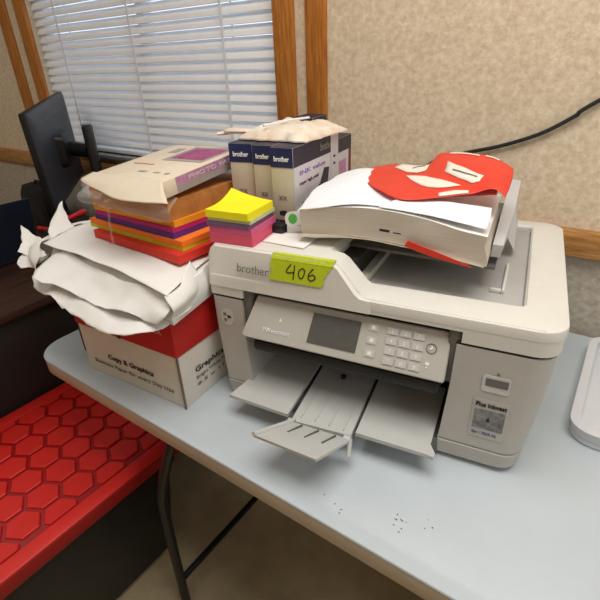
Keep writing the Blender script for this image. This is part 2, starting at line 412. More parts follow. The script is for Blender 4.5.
# feeder block: raised left part whose front wall runs into a sloping shoulder
def prof(bmx, pts, v0, v1, lean=0.0, rnd=0.006):
    """u-w polygon pts swept from v0 to v1; front leans back with height"""
    zb = min(p[1] for p in pts)
    cu = sum(p[0] for p in pts)/len(pts)
    def ring(v, ins, lf):
        return [(u-(u-cu)*ins*2.0, v+max(0.0, wz-0.268)*lf, wz-(wz-zb)*ins*0.8) for u, wz in pts]
    loft(bmx, [ring(v0+rnd*0.9, 0.035, lean), ring(v0+rnd*0.35, 0.012, lean), ring(v0, 0.0, lean), ring(v1, 0, 0)][1:] if rnd == 0 else [ring(v0, 0.02, lean), ring(v0+rnd*0.4, 0.006, lean), ring(v0+rnd, 0.0, lean), ring(v1, 0, 0)])
bm = bmesh.new()
SH = [(-0.559, 0.2440), (-0.558, 0.298), (-0.554, 0.310), (-0.546, 0.317), (-0.330, 0.317), (-0.318, 0.315), (-0.308, 0.309), (-0.276, 0.274), (-0.266, 0.2675), (-0.250, 0.2660), (-0.250, 0.2440)]
prof(bm, SH, -0.0090, 0.05, 0.20, 0.006)
finish('feeder_front', bm, 'pr_lid', pr, True)
bm = bmesh.new()
SH2 = [(-0.557, 0.252), (-0.556, 0.298), (-0.546, 0.3165), (-0.345, 0.3165), (-0.335, 0.308), (-0.335, 0.252)]
loft(bm, [[(u, 0.046, wz) for u, wz in SH2], [(u, DEP-0.02, wz) for u, wz in SH2]])
finish('feeder_body', bm, 'pr_lid', pr, True)
box('feeder_exit_shade', (-0.3352, 0.062, 0.2546), (-0.300, DEP-0.05, 0.300), 'pr_black', pr, 0.004)  # solid black block standing in for the shade of the open slot
# white rim along the shoulder
rim = catmull([(-0.545, 0.0095, 0.3160), (-0.34, 0.0095, 0.3160), (-0.320, 0.009, 0.3138), (-0.306, 0.0075, 0.306), (-0.276, 0.001, 0.274), (-0.262, -0.0010, 0.2662), (-0.10, -0.0020, 0.2652), (-0.01, -0.0020, 0.2652)], 6)
tube('cover_lip', rim, 0.0028, 'pr_lid', pr, 8)
# feeder paper tray above the output recess, held by a bracket
bm = bmesh.new()
loft(bm, [[(-0.334, 0.12, 0.300), (-0.090, 0.12, 0.292), (-0.090, 0.12, 0.297), (-0.334, 0.12, 0.305)],
          [(-0.334, 0.40, 0.318), (-0.088, 0.40, 0.318), (-0.088, 0.40, 0.323), (-0.334, 0.40, 0.323)]])
finish('feeder_tray', bm, 'pr_dark', pr)  # dark grey puts the shade under the ream into the tray colour
bm = bmesh.new()
loft(bm, [[(-0.100, 0.125, 0.312), (-0.086, 0.125, 0.312), (-0.084, 0.120, 0.334), (-0.099, 0.120, 0.334)],
          [(-0.102, 0.26, 0.303), (-0.081, 0.26, 0.303), (-0.078, 0.26, 0.352), (-0.098, 0.26, 0.352)],
          [(-0.099, 0.40, 0.308), (-0.080, 0.40, 0.308), (-0.078, 0.40, 0.372), (-0.096, 0.40, 0.372)]])
finish('tray_guide', bm, 'pr_guide', pr, True)
bm = bmesh.new(); loft(bm, [[(-0.084, 0.27, 0.300), (-0.084, 0.40, 0.300), (-0.082, 0.36, 0.360)], [(-0.066, 0.28, 0.2668), (-0.066, 0.398, 0.2668), (-0.078, 0.36, 0.345)]])
finish('tray_bracket', bm, 'pr_guide', pr)
# recess surround of the panel (dark)
bm = bmesh.new()
add_box(bm, (-0.4918, -0.003, 0.152), (-0.472, 0.06, 0.2434), 0.006); add_box(bm, (-0.134, -0.003, 0.146), (-0.1142, 0.06, 0.2434), 0.006)
add_box(bm, (-0.478, 0.03, 0.236), (-0.128, 0.06, 0.2434), 0.0)
finish('panel_surround', bm, 'pr_dark', pr, True)
box('paper_cavity', (-0.491, 0.12, 0.045), (-0.121, 0.169, 0.2205), 'pr_black', pr)
# ---- control panel: tilted slab hinged at the top
pt0, pt1 = Vector((0, 0.006, 0.2315)), Vector((0, -0.030, 0.1625))    # top edge / bottom edge (v, w)
bm = bmesh.new()
nrm = Vector((0, -(pt0.z-pt1.z), (pt0.y-pt1.y))).normalized()
def panel_pt(u, t, h=0.0): return Vector((u, 0, 0))+pt0.lerp(pt1, t)+nrm*h
cor = [(-0.4650, 0.0), (-0.1290, 0.0), (-0.1290, 0.97), (-0.1315, 1.0), (-0.480, 1.0), (-0.4845, 0.96)]
loft(bm, [[panel_pt(u, t, -0.014) for u, t in cor], [panel_pt(u, t, -0.003) for u, t in cor], [panel_pt(u*0.992-0.0024, 0.02+t*0.955, 0) for u, t in cor]])
finish('control_panel', bm, 'pr_panel', pr, False)
cp = [o for o in pr.children if o.name.startswith('control_panel')][0]
bm = bmesh.new(); lo = [panel_pt(u, 1.0, h) for u in (-0.482, -0.131) for h in (-0.014, 0)]
loft(bm, [[(-0.478, -0.026, 0.160), (-0.134, -0.026, 0.160), (-0.134, -0.006, 0.168), (-0.478, -0.006, 0.168)], [(-0.470, -0.010, 0.150), (-0.138, -0.010, 0.150), (-0.138, 0.06, 0.150), (-0.470, 0.06, 0.150)], [(-0.470, 0.0, 0.142), (-0.138, 0.0, 0.142), (-0.138, 0.06, 0.142), (-0.470, 0.06, 0.142)]])
finish('panel_underside', bm, 'pr_black', pr)
box('roller_bar', (-0.470, -0.016, 0.127), (-0.136, 0.05, 0.1495), 'pr_black', pr, 0.006)
FR = frame(panel_pt(-0.4845, 1.0), (1, 0, 0), pt0-pt1)     # face frame: x from the left end, y up the slope
PH = (pt0-pt1).length
def fx(u): return u+0.4845
scr = decal('touch_screen', FR, [[(fx(-0.352), PH*0.86), (fx(-0.268), PH*0.86), (fx(-0.271), PH*0.20), (fx(-0.357), PH*0.20)]], 'pr_dark', pr, 0.0012)
scr.data.materials[0] = mat('panel_screen', (92, 91, 88), 0.25, 0.08, 60)
for r in range(4):
    for c in range(3):
        x = fx(-0.2165)+c*0.0205; y = PH*(0.80-r*0.205)
        b = decal('key', FR, [rect(x-0.0085, y-0.0052, x+0.0085, y+0.0052)], 'pr_key', pr, 0.0014)
        b['label'] = 'pale grey number key'
digits = ['1', '2', '3', '4', '5', '6', '7', '8', '9', '*', '0', '#']
keys = [o for o in pr.children if o.name.startswith('key')]
for i, kx in enumerate(sorted(keys, key=lambda o: o.name)):
    r, c = divmod(i, 3); x = fx(-0.2165)+c*0.0205; y = PH*(0.80-r*0.205)
    text('digit', digits[i], FR @ Matrix.Translation((x, y-0.003, 0.0012)), 0.009, 'white_ink', kx, align='CENTER')
for i in range(3):
    x, y = fx(-0.2475), PH*(0.80-0.27*i)
    b = decal('icon_key', FR, [rect(x-0.008, y-0.0058, x+0.008, y+0.0058)], 'pr_key', pr, 0.001)
    decal('icon', FR, [rect(x-0.003, y-0.003, x+0.003, y+0.003)], 'white_ink', b, 0.0006, 0.0014)
def ringdecal(name, cx, cy, r, m, n=14, wd=0.0012):
    bm = bmesh.new(); vs = []
    for h, rr in ((0.0004, r), (0.0012, r), (0.0012, r-wd), (0.0004, r-wd)):
        vs.append([bm.verts.new(FR @ Vector((cx+rr*math.cos(2*math.pi*i/n), cy+rr*math.sin(2*math.pi*i/n), h))) for i in range(n)])
    for a, b in zip(vs, vs[1:]+vs[:1]):
        for i in range(n): bm.faces.new((a[i], a[(i+1) % n], b[(i+1) % n], b[i]))
    return finish(name, bm, m, pr)
ringdecal('start_button', fx(-0.1545), PH*0.62, 0.008, 'grey_ink')
decal('start_icon', FR, [[(fx(-0.1575), PH*0.62-0.003), (fx(-0.1515), PH*0.62), (fx(-0.1545), PH*0.62+0.004)]], 'white_ink', pr)
decal('stop_icon', FR, [rect(fx(-0.160), PH*0.28, fx(-0.154), PH*0.34), rect(fx(-0.1585), PH*0.22, fx(-0.1555), PH*0.26)], 'white_ink', pr)
text('panel_lettering', 'INKvestment', FR @ Matrix.Translation((fx(-0.443), PH*0.22, 0)), 0.011, 'white_ink', pr, 0.052)
decal('panel_mark', FR, [[(fx(-0.414), PH*0.50), (fx(-0.409), PH*0.50), (fx(-0.4115), PH*0.60)]], 'white_ink', pr)
# ---- front of body: USB port cover, tape, lettering, round button, advert sticker
FF = frame((0, -0.0088, 0.15), (1, 0, 0), (0, 0.002, 0.0705)) @ Matrix.Translation((0, -0.15, 0))
us = decal('port_cover', FF, [rrect(-0.077, 0.152, -0.038, 0.181, 0.005, 4)], 'label_white', pr, 0.0008)
decal('port_slot', FF, [rect(-0.072, 0.163, -0.041, 0.176)], 'pr_dark', us, 0.0006, 0.0013)
decal('usb_mark', FF, [rect(-0.059, 0.183, -0.055, 0.187)], 'grey_ink', us, 0.0005)
FB = frame((0, -0.0138, 0.044), (1, 0, 0), (0, 0.005, 0.106)) @ Matrix.Translation((0, -0.044, 0))
st = decal('advert_sticker', FB, [rect(-0.084, 0.066, -0.033, 0.138)], 'pr_panel', pr, 0.0006)
text('sticker_heading', 'Plus inkvest', FB @ Matrix.Translation((-0.0805, 0.1245, 0.001)), 0.011, 'dark_ink', st, 0.044, bold=0.0003)
decal('sticker_picture', FB, [rect(-0.0805, 0.083, -0.0365, 0.119)], 'label_grey', st, 0.0005, 0.0012)
decal('sticker_symbol', FB, [[(-0.062, 0.099), (-0.056, 0.099), (-0.059, 0.108)]], 'dark_ink', st, 0.0005, 0.0019)
text('sticker_footer', 'Get 1 YEAR ink', FB @ Matrix.Translation((-0.080, 0.0725, 0.001)), 0.008, 'blue_ink', st, 0.036)
rb = decal('status_badge', FF, [[(-0.5255+0.014*math.cos(a*math.pi/8), 0.181+0.0175*math.sin(a*math.pi/8)) for a in range(16)]], 'pr_key', pr, 0.0006)
decal('badge_symbols', FF, [rect(-0.533, 0.184, -0.527, 0.190), rect(-0.532, 0.172, -0.527, 0.178)], 'grey_ink', rb, 0.0005, 0.0012)
decal('badge_arrow', FF, [[(-0.524, 0.1785), (-0.515, 0.183), (-0.524, 0.1865)]], 'dark_ink', rb, 0.0005, 0.0012)
FL = frame((0, -0.0092, 0.268), (1, 0, 0), (0, 0.20, 1)) @ Matrix.Translation((0, -0.016, 0))
text('maker_lettering', 'brother', FL @ Matrix.Translation((-0.4935, 0.0275, 0.0016)), 0.021, 'grey_ink', pr, 0.062)
# ---- paper trays
def plate(name, corners, th, m, parent, lip=None):
    bm = bmesh.new(); loft(bm, [[(u, v, wz-th) for u, v, wz in corners], [(u, v, wz) for u, v, wz in corners]])
    return finish(name, bm, m, parent)
box('paper_cassette', (-0.486, -0.014, 0.004), (-0.126, 0.12, 0.036), 'pr_dark', pr, 0.003)
plate('tray_wing', [(-0.500, -0.066, 0.050), (-0.3755, -0.071, 0.050), (-0.3805, 0.10, 0.056), (-0.486, 0.10, 0.056), (-0.4905, 0.0, 0.051), (-0.4935, -0.028, 0.050)], 0.007, 'pr_tray', pr)
ct = plate('tray_centre', [(-0.3655, -0.078, 0.046), (-0.258, -0.072, 0.046), (-0.2645, 0.10, 0.052), (-0.374, 0.10, 0.052)], 0.008, 'pr_tray', pr)
for i in range(4):
    x = -0.352+i*0.026; box('rib', (x, -0.066, 0.0462), (x+0.0015, 0.05, 0.0494), 'pr_tray', ct)
plate('tray_wing', [(-0.252, -0.066, 0.050), (-0.1355, -0.0665, 0.050), (-0.125, -0.069, 0.050), (-0.124, -0.060, 0.050), (-0.1345, -0.042, 0.050), (-0.136, 0.10, 0.056), (-0.257, 0.10, 0.056)], 0.007, 'pr_tray', pr)
box('tray_catch', (-0.325, 0.055, 0.052), (-0.316, 0.064, 0.060), 'pr_black', pr, 0.002)
fl = plate('tray_stopper', [(-0.386, -0.165, 0.082), (-0.276, -0.172, 0.082), (-0.253, -0.086, 0.052), (-0.358, -0.086, 0.052)], 0.005, 'pr_tray', pr)
tube('stopper_rim', [(-0.386, -0.165, 0.083), (-0.359, -0.086, 0.053)], 0.0042, 'pr_tray', fl)
tube('stopper_rim', [(-0.255, -0.084, 0.051), (-0.252, -0.100, 0.030)], 0.0042, 'pr_tray', fl)
for i in range(3):
    x = -0.338+i*0.030
    bm = bmesh.new(); loft(bm, [[(x, -0.092, 0.0545), (x+0.002, -0.092, 0.0545), (x+0.002, -0.092, 0.0585), (x, -0.092, 0.0585)], [(x-0.010, -0.125, 0.066), (x-0.008, -0.125, 0.066), (x-0.008, -0.125, 0.0685), (x-0.010, -0.125, 0.0685)]])
    finish('rib', bm, 'pr_dark', fl)
for x in (-0.362, -0.260):
    bm = bmesh.new(); bmesh.ops.create_cone(bm, cap_ends=True, segments=14, radius1=0.006, radius2=0.006, depth=0.012, matrix=Matrix.Translation((x, -0.083, 0.048)) @ Matrix.Rotation(math.pi/2, 4, 'Y'))
    finish('hinge', bm, 'pr_tray', pr, True)

# ---- tape with the lot number (stuck on the printer, still its own thing)
tp = thing('tape_strip', 'strip of lime green tape with handwritten 406 on printer front', 'tape', P(-0.378, -0.0060, 0.285), TH)
FT = frame((0, 0, 0), (1, 0, 0), (0, 0.20, 1))
def torn(x0, x1, y0, y1, n=9):
    l = [(x0+random.uniform(-.0015, .0015)*2, y1-(y1-y0)*i/n) for i in range(n+1)]
    r = [(x1+random.uniform(-.0015, .0015)*2+0.012*(i/n), y0+(y1-y0)*i/n) for i in range(n+1)]
    return l+r
decal('tape', FT, [torn(-0.050, 0.044, -0.010, 0.0255)], 'tape', tp, 0.0006, 0.0002)
bm = bmesh.new()
pl = [(-0.049, 0.0046, 0.0250), (0.060, 0.0046, 0.0250), (0.062, 0.0090, 0.0326), (0.062, 0.0180, 0.0326), (-0.047, 0.0180, 0.0326), (-0.048, 0.0090, 0.0326)]
loft(bm, [[pl[0], pl[1], (0.060, 0.0040, 0.0258), (-0.049, 0.0040, 0.0258)], [pl[5], pl[2], (0.062, 0.0086, 0.0335), (-0.048, 0.0086, 0.0335)], [pl[4], pl[3], (0.062, 0.0180, 0.0335), (-0.047, 0.0180, 0.0335)]])
finish('tape_fold', bm, 'tape', tp)
strokes('handwriting', FT, [[(-0.012, 0.021), (-0.020, 0.007), (-0.006, 0.008)], [(-0.005, 0.020), (-0.007, -0.004)],
    [(0.009, 0.017), (0.003, 0.012), (0.003, 0.003), (0.008, 0.000), (0.012, 0.006), (0.013, 0.014), (0.009, 0.017)],
    [(0.028, 0.019), (0.021, 0.010), (0.020, 0.002), (0.026, -0.001), (0.032, 0.004), (0.028, 0.009), (0.021, 0.006)]], 0.0009, 'dark_ink', tp)

# ================================================================== THINGS ON THE PRINTER
TOPW = 0.3172
# ---- sticky note cube
def sticky(label, m, z0, z1, loc, rz, curl=0.0, parent_group='sticky note pads'):
    bm = bmesh.new(); n = 6; s = 0.086
    rows = []
    for top in (0, 1):
        g = []
        for i in range(n+1):
            for j in range(n+1):
                x, y = s*i/n, s*j/n; zz = z1 if top else z0
                d = max(0, (1-x/s)*0.6+(y/s)-0.9); lift = curl*d*d*(1.0 if top else 0.75)
                g.append(bm.verts.new((x, y, zz-z0+lift)))
        rows.append(g)
    idx = lambda i, j: i*(n+1)+j
    for i in range(n):
        for j in range(n):
            for g, fl_ in ((rows[0], True), (rows[1], False)):
                q = [g[idx(i, j)], g[idx(i+1, j)], g[idx(i+1, j+1)], g[idx(i, j+1)]]
                bm.faces.new(q[::-1] if fl_ else q)
    def side(seq):
        for a, b in zip(seq, seq[1:]): bm.faces.new((rows[0][a], rows[0][b], rows[1][b], rows[1][a]))
    side([idx(i, 0) for i in range(n+1)]); side([idx(n, j) for j in range(n+1)]); side([idx(i, n) for i in range(n, -1, -1)]); side([idx(0, j) for j in range(n, -1, -1)])
    o = finish('sticky_note_pad', bm, m); o.location = P(loc[0], loc[1], z0); o.rotation_euler = (0, 0, TH+rz)
    return tag(o, label, 'sticky notes', parent_group)
sticky('pink sticky note pad at the bottom of the stack on the printer', 'st_pink', TOPW+0.0002, TOPW+0.019, (-0.557, 0.012), 0.02)
sticky('rose pink sticky note pad just above the pink one on the printer', 'st_rose', TOPW+0.0193, TOPW+0.031, (-0.557, 0.014), 0.0)
sticky('purple grey sticky note pad in the middle of the stack', 'st_purple', TOPW+0.0313, TOPW+0.040, (-0.560, 0.012), 0.01)
sticky('pale green sticky note pad directly under the yellow one', 'st_pale', TOPW+0.0403, TOPW+0.047, (-0.557, 0.013), 0.01)
sticky('bright yellow sticky note pad with curled corner on top of the stack', 'st_yellow', TOPW+0.0473, TOPW+0.060, (-0.559, 0.010), -0.01, 0.034)

# ---- ink cartridge boxes
def ink_box(label, loc, rz, wd, dp, ht, style):
    t = thing('ink_cartridge_box', label, 'box', P(loc[0], loc[1], loc[2]), TH+rz, 'boxed ink cartridges on the printer')
    band = ht*0.765
    b = box('carton_body', (0, 0, 0), (wd, dp, ht), 'ink_box', t, 0.0012)
    fr = frame((0, 0, 0), (1, 0, 0), (0, 0, 1)); rt = frame((wd, 0, 0), (0, 1, 0), (0, 0, 1)); tp_ = frame((0, 0, ht), (1, 0, 0), (0, 1, 0)); lf = frame((0, dp, 0), (0, -1, 0), (0, 0, 1))
    decal('top_band', fr, [rect(0.0005, band, wd-0.0005, ht-0.0003)], 'navy', t, 0.0005)
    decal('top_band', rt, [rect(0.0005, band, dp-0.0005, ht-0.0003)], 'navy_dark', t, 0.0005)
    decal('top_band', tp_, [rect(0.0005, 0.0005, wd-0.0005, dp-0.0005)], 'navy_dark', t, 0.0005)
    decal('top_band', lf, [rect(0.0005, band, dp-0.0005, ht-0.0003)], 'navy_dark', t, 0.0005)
    text('box_lettering', 'brother', fr @ Matrix.Translation((wd*0.16, band+ht*0.075, 0.0006)), 0.012, 'white_ink', t, wd*0.66, bold=0.0003)
    text('number_lettering', 'XX', fr @ Matrix.Translation((wd*0.30, ht*0.36, 0)), 0.012, 'box_brown', t, wd*0.36)
    if style >= 1:
        decal('base_band', fr, [rect(0.0005, 0.0005, wd-0.0005, ht*0.10)], 'navy_dark', t, 0.0005)
        decal('swatch', fr, [[(wd*0.30, ht*0.165), (wd*0.72, ht*0.150), (wd*0.72, ht*0.20), (wd*0.55, ht*0.23), (wd*0.30, ht*0.215)]], 'dark_ink', t, 0.0005)
    if style == 2:
        decal('side_panel', rt, [rect(0.0005, 0.0005, dp-0.0005, band)], 'ink_side', t, 0.0004)
        text('box_lettering', 'brother', rt @ Matrix.Translation((dp*0.55, band+ht*0.075, 0.0006)), 0.020, 'grey_ink', t, dp*0.26, bold=0.0004)
        text('side_lettering', 'INK value', rt @ Matrix.Translation((dp*0.10, band-ht*0.12, 0.0006)), 0.012, 'violet', t, dp*0.55)
        text('side_lettering', 'super high yield', rt @ Matrix.Translation((dp*0.10, band-ht*0.24, 0.0006)), 0.009, 'maroon', t, dp*0.40)
        decal('side_picture', rt, [[(dp*.02, ht*.06), (dp*.45, ht*.06), (dp*.70, ht*.28), (dp*.76, ht*.58), (dp*.64, ht*.60), (dp*.54, ht*.42), (dp*.30, ht*.30), (dp*.02, ht*.17)]], 'navy_dark', t, 0.0004, 0.0009)
        decal('side_picture', rt, [[(dp*.06, ht*.16), (dp*.22, ht*.20), (dp*.32, ht*.32), (dp*.14, ht*.30)]], 'violet', t, 0.0004, 0.0014)
        decal('end_strip', rt, [rect(dp*0.80, 0.001, dp*0.99, ht-0.001)], 'ink_side', t, 0.0006, 0.0010)
        decal('strip_marks', rt, [rect(dp*0.86, ht*0.68, dp*0.91, ht*0.71), rect(dp*0.86, ht*0.58, dp*0.91, ht*0.61)], 'dark_ink', t, 0.0004, 0.0017)
    elif style == 1:
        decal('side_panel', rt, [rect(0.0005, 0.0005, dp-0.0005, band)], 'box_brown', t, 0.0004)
    elif style == 3:
        decal('side_panel', rt, [rect(0.002, 0.0005, dp*0.80, band)], 'ink_side', t, 0.0004)
        decal('side_picture', rt, [rect(dp*0.12, ht*0.12, dp*0.62, ht*0.62)], 'lavender', t, 0.0004, 0.0009)
        decal('end_strip', rt, [rect(dp*0.82, 0.0005, dp-0.0005, ht-0.001)], 'maroon', t, 0.0004)
    else:
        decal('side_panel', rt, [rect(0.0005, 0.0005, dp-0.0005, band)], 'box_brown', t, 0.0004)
    return t
ink_box('cream and navy ink box leftmost of the front row on the printer', (-0.592, 0.150, TOPW), 0.06, 0.050, 0.150, 0.146, 0)
ink_box('narrow cream and navy ink box second from left behind the sticky notes', (-0.5350, 0.142, TOPW), 0.0, 0.042, 0.19, 0.146, 1)
ink_box('ink box with white picture side facing the paper ream, third in the row', (-0.4900, 0.128, TOPW), -0.02, 0.046, 0.205, 0.146, 2)
ink_box('ink box with lavender side and maroon end strip behind the others, lower than them', (-0.502, 0.352, TOPW), 0.0, 0.052, 0.088, 0.127, 3)
ink_box('ink box at the back of the group, its dark top edge showing behind pouch', (-0.560, 0.362, TOPW), 0.0, 0.050, 0.075, 0.168, 0)
# ---- wrapped pouch on top of the boxes
bt = TOPW+0.1470
def W(u, v, wz): return tuple(P(u, v, wz))
pc = thing('plastic_pouch', 'crinkled cream plastic pouch lying on top of the ink boxes', 'pouch', P(-0.50, 0.26, bt), TH)
def pouch_mesh():
    bm = bmesh.new(); nx, ny = 26, 18; V = {}
    for s in (0, 1):
        for i in range(nx+1):
            for j in range(ny+1):
                a, b = i/nx, j/ny
                u = -0.080+0.150*a+0.02*(b-.5); v = -0.080+0.165*b-0.01*a
                e = max(0.0, min(1, 6*a*(1-a)))*max(0.0, min(1, 6*b*(1-b)))
                n1 = noise.noise(Vector((u*34, v*34, 1.3)))*0.008+abs(noise.noise(Vector((u*75, v*60, 4))))*0.008
                zz = 0.004+(0.018*e**0.5+n1*e if s else 0.0)+(0.0)
                if s == 0: zz = 0.0015
                V[s, i, j] = bm.verts.new((u+noise.noise(Vector((v*40, 3, 1)))*0.006, v+noise.noise(Vector((u*40, 7, 1)))*0.006, zz))
    for s in (0, 1):
        for i in range(nx):
            for j in range(ny): bm.faces.new((V[s,i,j], V[s,i+1,j], V[s,i+1,j+1], V[s,i,j+1]))
    per = [(i, 0) for i in range(nx)]+[(nx, j) for j in range(ny)]+[(i, ny) for i in range(nx, 0, -1)]+[(0, j) for j in range(ny, 0, -1)]
    for a, b in zip(per, per[1:]+per[:1]): bm.faces.new((V[0,*a], V[0,*b], V[1,*b], V[1,*a]))
    return bm
finish('pouch_body', pouch_mesh(), 'pouch', pc, True)
tube('twist_tie', [(-0.035, -0.07, 0.026), (-0.012, 0.0, 0.029), (0.0, 0.06, 0.027)], 0.0022, 'cord', pc)
bm = bmesh.new(); add_tube(bm, catmull([(-0.080, -0.03, 0.010), (-0.125, -0.045, 0.012), (-0.145, -0.03, 0.006), (-0.165, -0.04, 0.004)], 5), [0.012*(1-0.6*abs(i/15-0.3)) for i in range(16)], 8, 0.5)
finish('pouch_tail', bm, 'pouch', pc, True)
# ---- tag with green leaf
tg = thing('swing_tag', 'small white tag with green leaf beside the ink boxes', 'tag', P(-0.437, 0.100, TOPW), TH+0.35)
ft = frame((0, 0, 0.015), (1, 0, 0.10), (0, 0.35, 1))
decal('tag_card', ft, [rrect(-0.012, 0.0, 0.048, 0.026, 0.010, 4)], 'label_white', tg, 0.0015)
decal('leaf', ft, [[(0.002+0.008*math.cos(a*math.pi/6), 0.013+0.009*math.sin(a*math.pi/6)) for a in range(12)]], 'green_tag', tg, 0.0006, 0.0018)
box('tag_foot', (-0.010, -0.002, 0.0003), (0.045, 0.006, 0.016), 'label_white', tg, 0.001)
# black cartridge pouch lying before the boxes
ob = box('black_block', (0, 0, 0), (0.044, 0.030, 0.018), 'black_plastic', None, 0.006); ob.location = P(-0.494, 0.088, TOPW+0.0003); ob.rotation_euler = (0, 0, TH-0.05)
tag(ob, 'small black block in front of the ink boxes behind the tag', 'block')
# papers lying flat on the printer top
pp = sheet('receipt_slip', [[W(-0.470, 0.045, TOPW+.0015), W(-0.42, 0.040, TOPW+.0015), W(-0.385, 0.036, TOPW+.002)], [W(-0.472, 0.098, TOPW+.0015), W(-0.42, 0.10, TOPW+.002), W(-0.383, 0.098, TOPW+.002)]], 'paper', None, 6, 0.0008, 30, 3)
tag(pp, 'pale paper slip lying on the printer top before the ink boxes', 'paper slip')

# ---- open ream of paper on the feeder
rm = thing('paper_ream', 'opened ream of white paper with red printed wrapper on printer feeder', 'paper', P(-0.402, 0.066, 0.322), TH)
RW, RD = 0.298, 0.216
def rlow(a, b):   # underside height at a (0..1 along), b (0..1 depth)
    return 0.010+0.010*math.sin(math.pi*min(1, a*1.15))-0.014*a*a+0.004*b
def rtop(a, b):
    return rlow(a, b)+0.046+0.006*math.sin(a*math.pi*0.9)*(1-b)+0.004*b
bm = bmesh.new(); nx, ny, nz = 20, 8, 3; V = {}
for i in range(nx+1):
    for j in range(ny+1):
        for kk in range(nz+1):
            a, b, c = i/nx, j/ny, kk/nz
            V[i, j, kk] = bm.verts.new((RW*a+0.004*math.sin(c*5+1)*(1 if i == nx else 0), RD*b-0.006*c+0.003*noise.noise(Vector((a*5, c*3, 2))), rlow(a, b)*(1-c)+rtop(a, b)*c))
for i in range(nx+1):
    for j in range(ny+1):
        for kk in range(nz+1):
            if i < nx and j < ny and kk in (0, nz): bm.faces.new((V[i,j,kk], V[i+1,j,kk], V[i+1,j+1,kk], V[i,j+1,kk])).material_index = 0 if kk else 1
            if i < nx and kk < nz and j in (0, ny): bm.faces.new((V[i,j,kk], V[i+1,j,kk], V[i+1,j,kk+1], V[i,j,kk+1])).material_index = 1
            if j < ny and kk < nz and i in (0, nx): bm.faces.new((V[i,j,kk], V[i,j+1,kk], V[i,j+1,kk+1], V[i,j,kk+1])).material_index = 1
finish('sheets', bm, ('paper', 'paper_edge'), rm, True)
def rp(a, b, h): return (RW*a, RD*b, rtop(max(0, min(1, a)), max(0, min(1, b)))+h)
# white wrapper folded over the left of the top
sheet('wrapper', [[rp(-0.02, -0.02, -0.004), rp(0.2, -0.03, 0.002), rp(0.40, 0.0, 0.003), rp(0.58, 0.02, 0.002)],
                  [rp(-0.06, 0.5, 0.004), rp(0.12, 0.45, 0.010), rp(0.30, 0.4, 0.005), rp(0.45, 0.4, 0.002)],
                  [rp(-0.01, 1.0, 0.006), rp(0.12, 1.03, 0.012), rp(0.30, 1.0, 0.004), rp(0.42, 1.0, 0.003)]], 'paper_cool', rm, 8, 0.004, 18, 1)
# lower wrapper sagging below the front edge
def lp(a, b, h): return (RW*a, RD*b, rlow(max(0, min(1, a)), 0)+h)
sheet('lower_wrapper', [[lp(-0.015, -0.03, 0.002), lp(0.12, -0.035, 0.002), lp(0.3, -0.03, 0.001), lp(0.5, -0.03, 0.001), lp(0.7, -0.03, 0.001), lp(1.0, -0.03, 0.002)],
                        [lp(-0.02, 0.05, -0.006), lp(0.12, 0.05, -0.007), lp(0.3, 0.05, -0.004), lp(0.5, 0.05, -0.003), lp(0.7, 0.05, -0.003), lp(1.0, 0.05, -0.003)],
                        [lp(-0.02, 0.5, -0.002), lp(0.12, 0.5, -0.002), lp(0.3, 0.5, -0.002), lp(0.5, 0.5, -0.002), lp(0.7, 0.5, -0.002), lp(1.0, 0.5, -0.002)]], 'wrap', rm, 6, 0.0025, 20, 2)
# red part of the wrapper below the right half of the front
sheet('red_fold', [[lp(0.62, -0.037, 0.013), lp(0.75, -0.039, 0.008), lp(0.92, -0.037, 0.001)], [lp(0.60, -0.034, 0.002), lp(0.75, -0.034, -0.003), lp(0.95, -0.030, -0.004)]], 'wrap_red', rm, 6, 0.0005, 20, 2)
bm = bmesh.new()
decal('wrapper_print', frame((RW*0.47, -0.010, rlow(.47, 0)+0.020), (1, 0, -0.06), (0, 0, 1)), [rect(0, 0, 0.016, 0.004), rect(0.022, 0.000, 0.034, 0.002)], 'dark_ink', rm, 0.0006, 0.002)
bm.free()
# printed red wrapper, a broad folded flap over the right and back
RF = [[(.048,.162,.076),(.109,.072,.079),(.161,.026,.078),(.214,.052,.079),(.257,.064,.084),(.290,.067,.094),(.309,.061,.086)],
      [(.044,.186,.076),(.108,.150,.080),(.161,.120,.082),(.202,.115,.088),(.251,.105,.098),(.288,.100,.104),(.311,.100,.090)],
      [(.043,.205,.078),(.100,.205,.082),(.157,.190,.088),(.190,.175,.098),(.248,.150,.108),(.288,.140,.110),(.312,.140,.096)],
      [(.040,.222,.078),(.085,.262,.082),(.157,.232,.090),(.176,.256,.108),(.232,.240,.115),(.279,.195,.115),(.310,.178,.102)]]
def surf(grid, v, u):
    R, Cn = len(grid), len(grid[0])
    def cr(a, b, c, d, t): return 0.5*((2*b)+(c-a)*t+(2*a-5*b+4*c-d)*t*t+(3*b-a-3*c+d)*t**3)
    def row(r, u):
        i = min(int(u), Cn-2); t = u-i; q = [Vector(p) for p in r]
        return cr(q[max(i-1,0)], q[i], q[i+1], q[min(i+2,Cn-1)], t)
    v = max(0, min(R-1, v)); u = max(0, min(Cn-1, u)); i = min(int(v), R-2)
    return cr(row(grid[max(i-1,0)],u), row(grid[i],u), row(grid[i+1],u), row(grid[min(i+2,R-1)],u), v-i)
def crum(p, freq, seed, amp):
    q = p*freq+Vector((seed*3.1, seed*1.7, seed*0.9))
    return p+(noise.noise_vector(q)*0.6+noise.noise_vector(q*2.3)*0.3)*amp
rf = sheet('red_wrapper', RF, 'wrap_red', rm, 8, 0.0022, 16, 4)
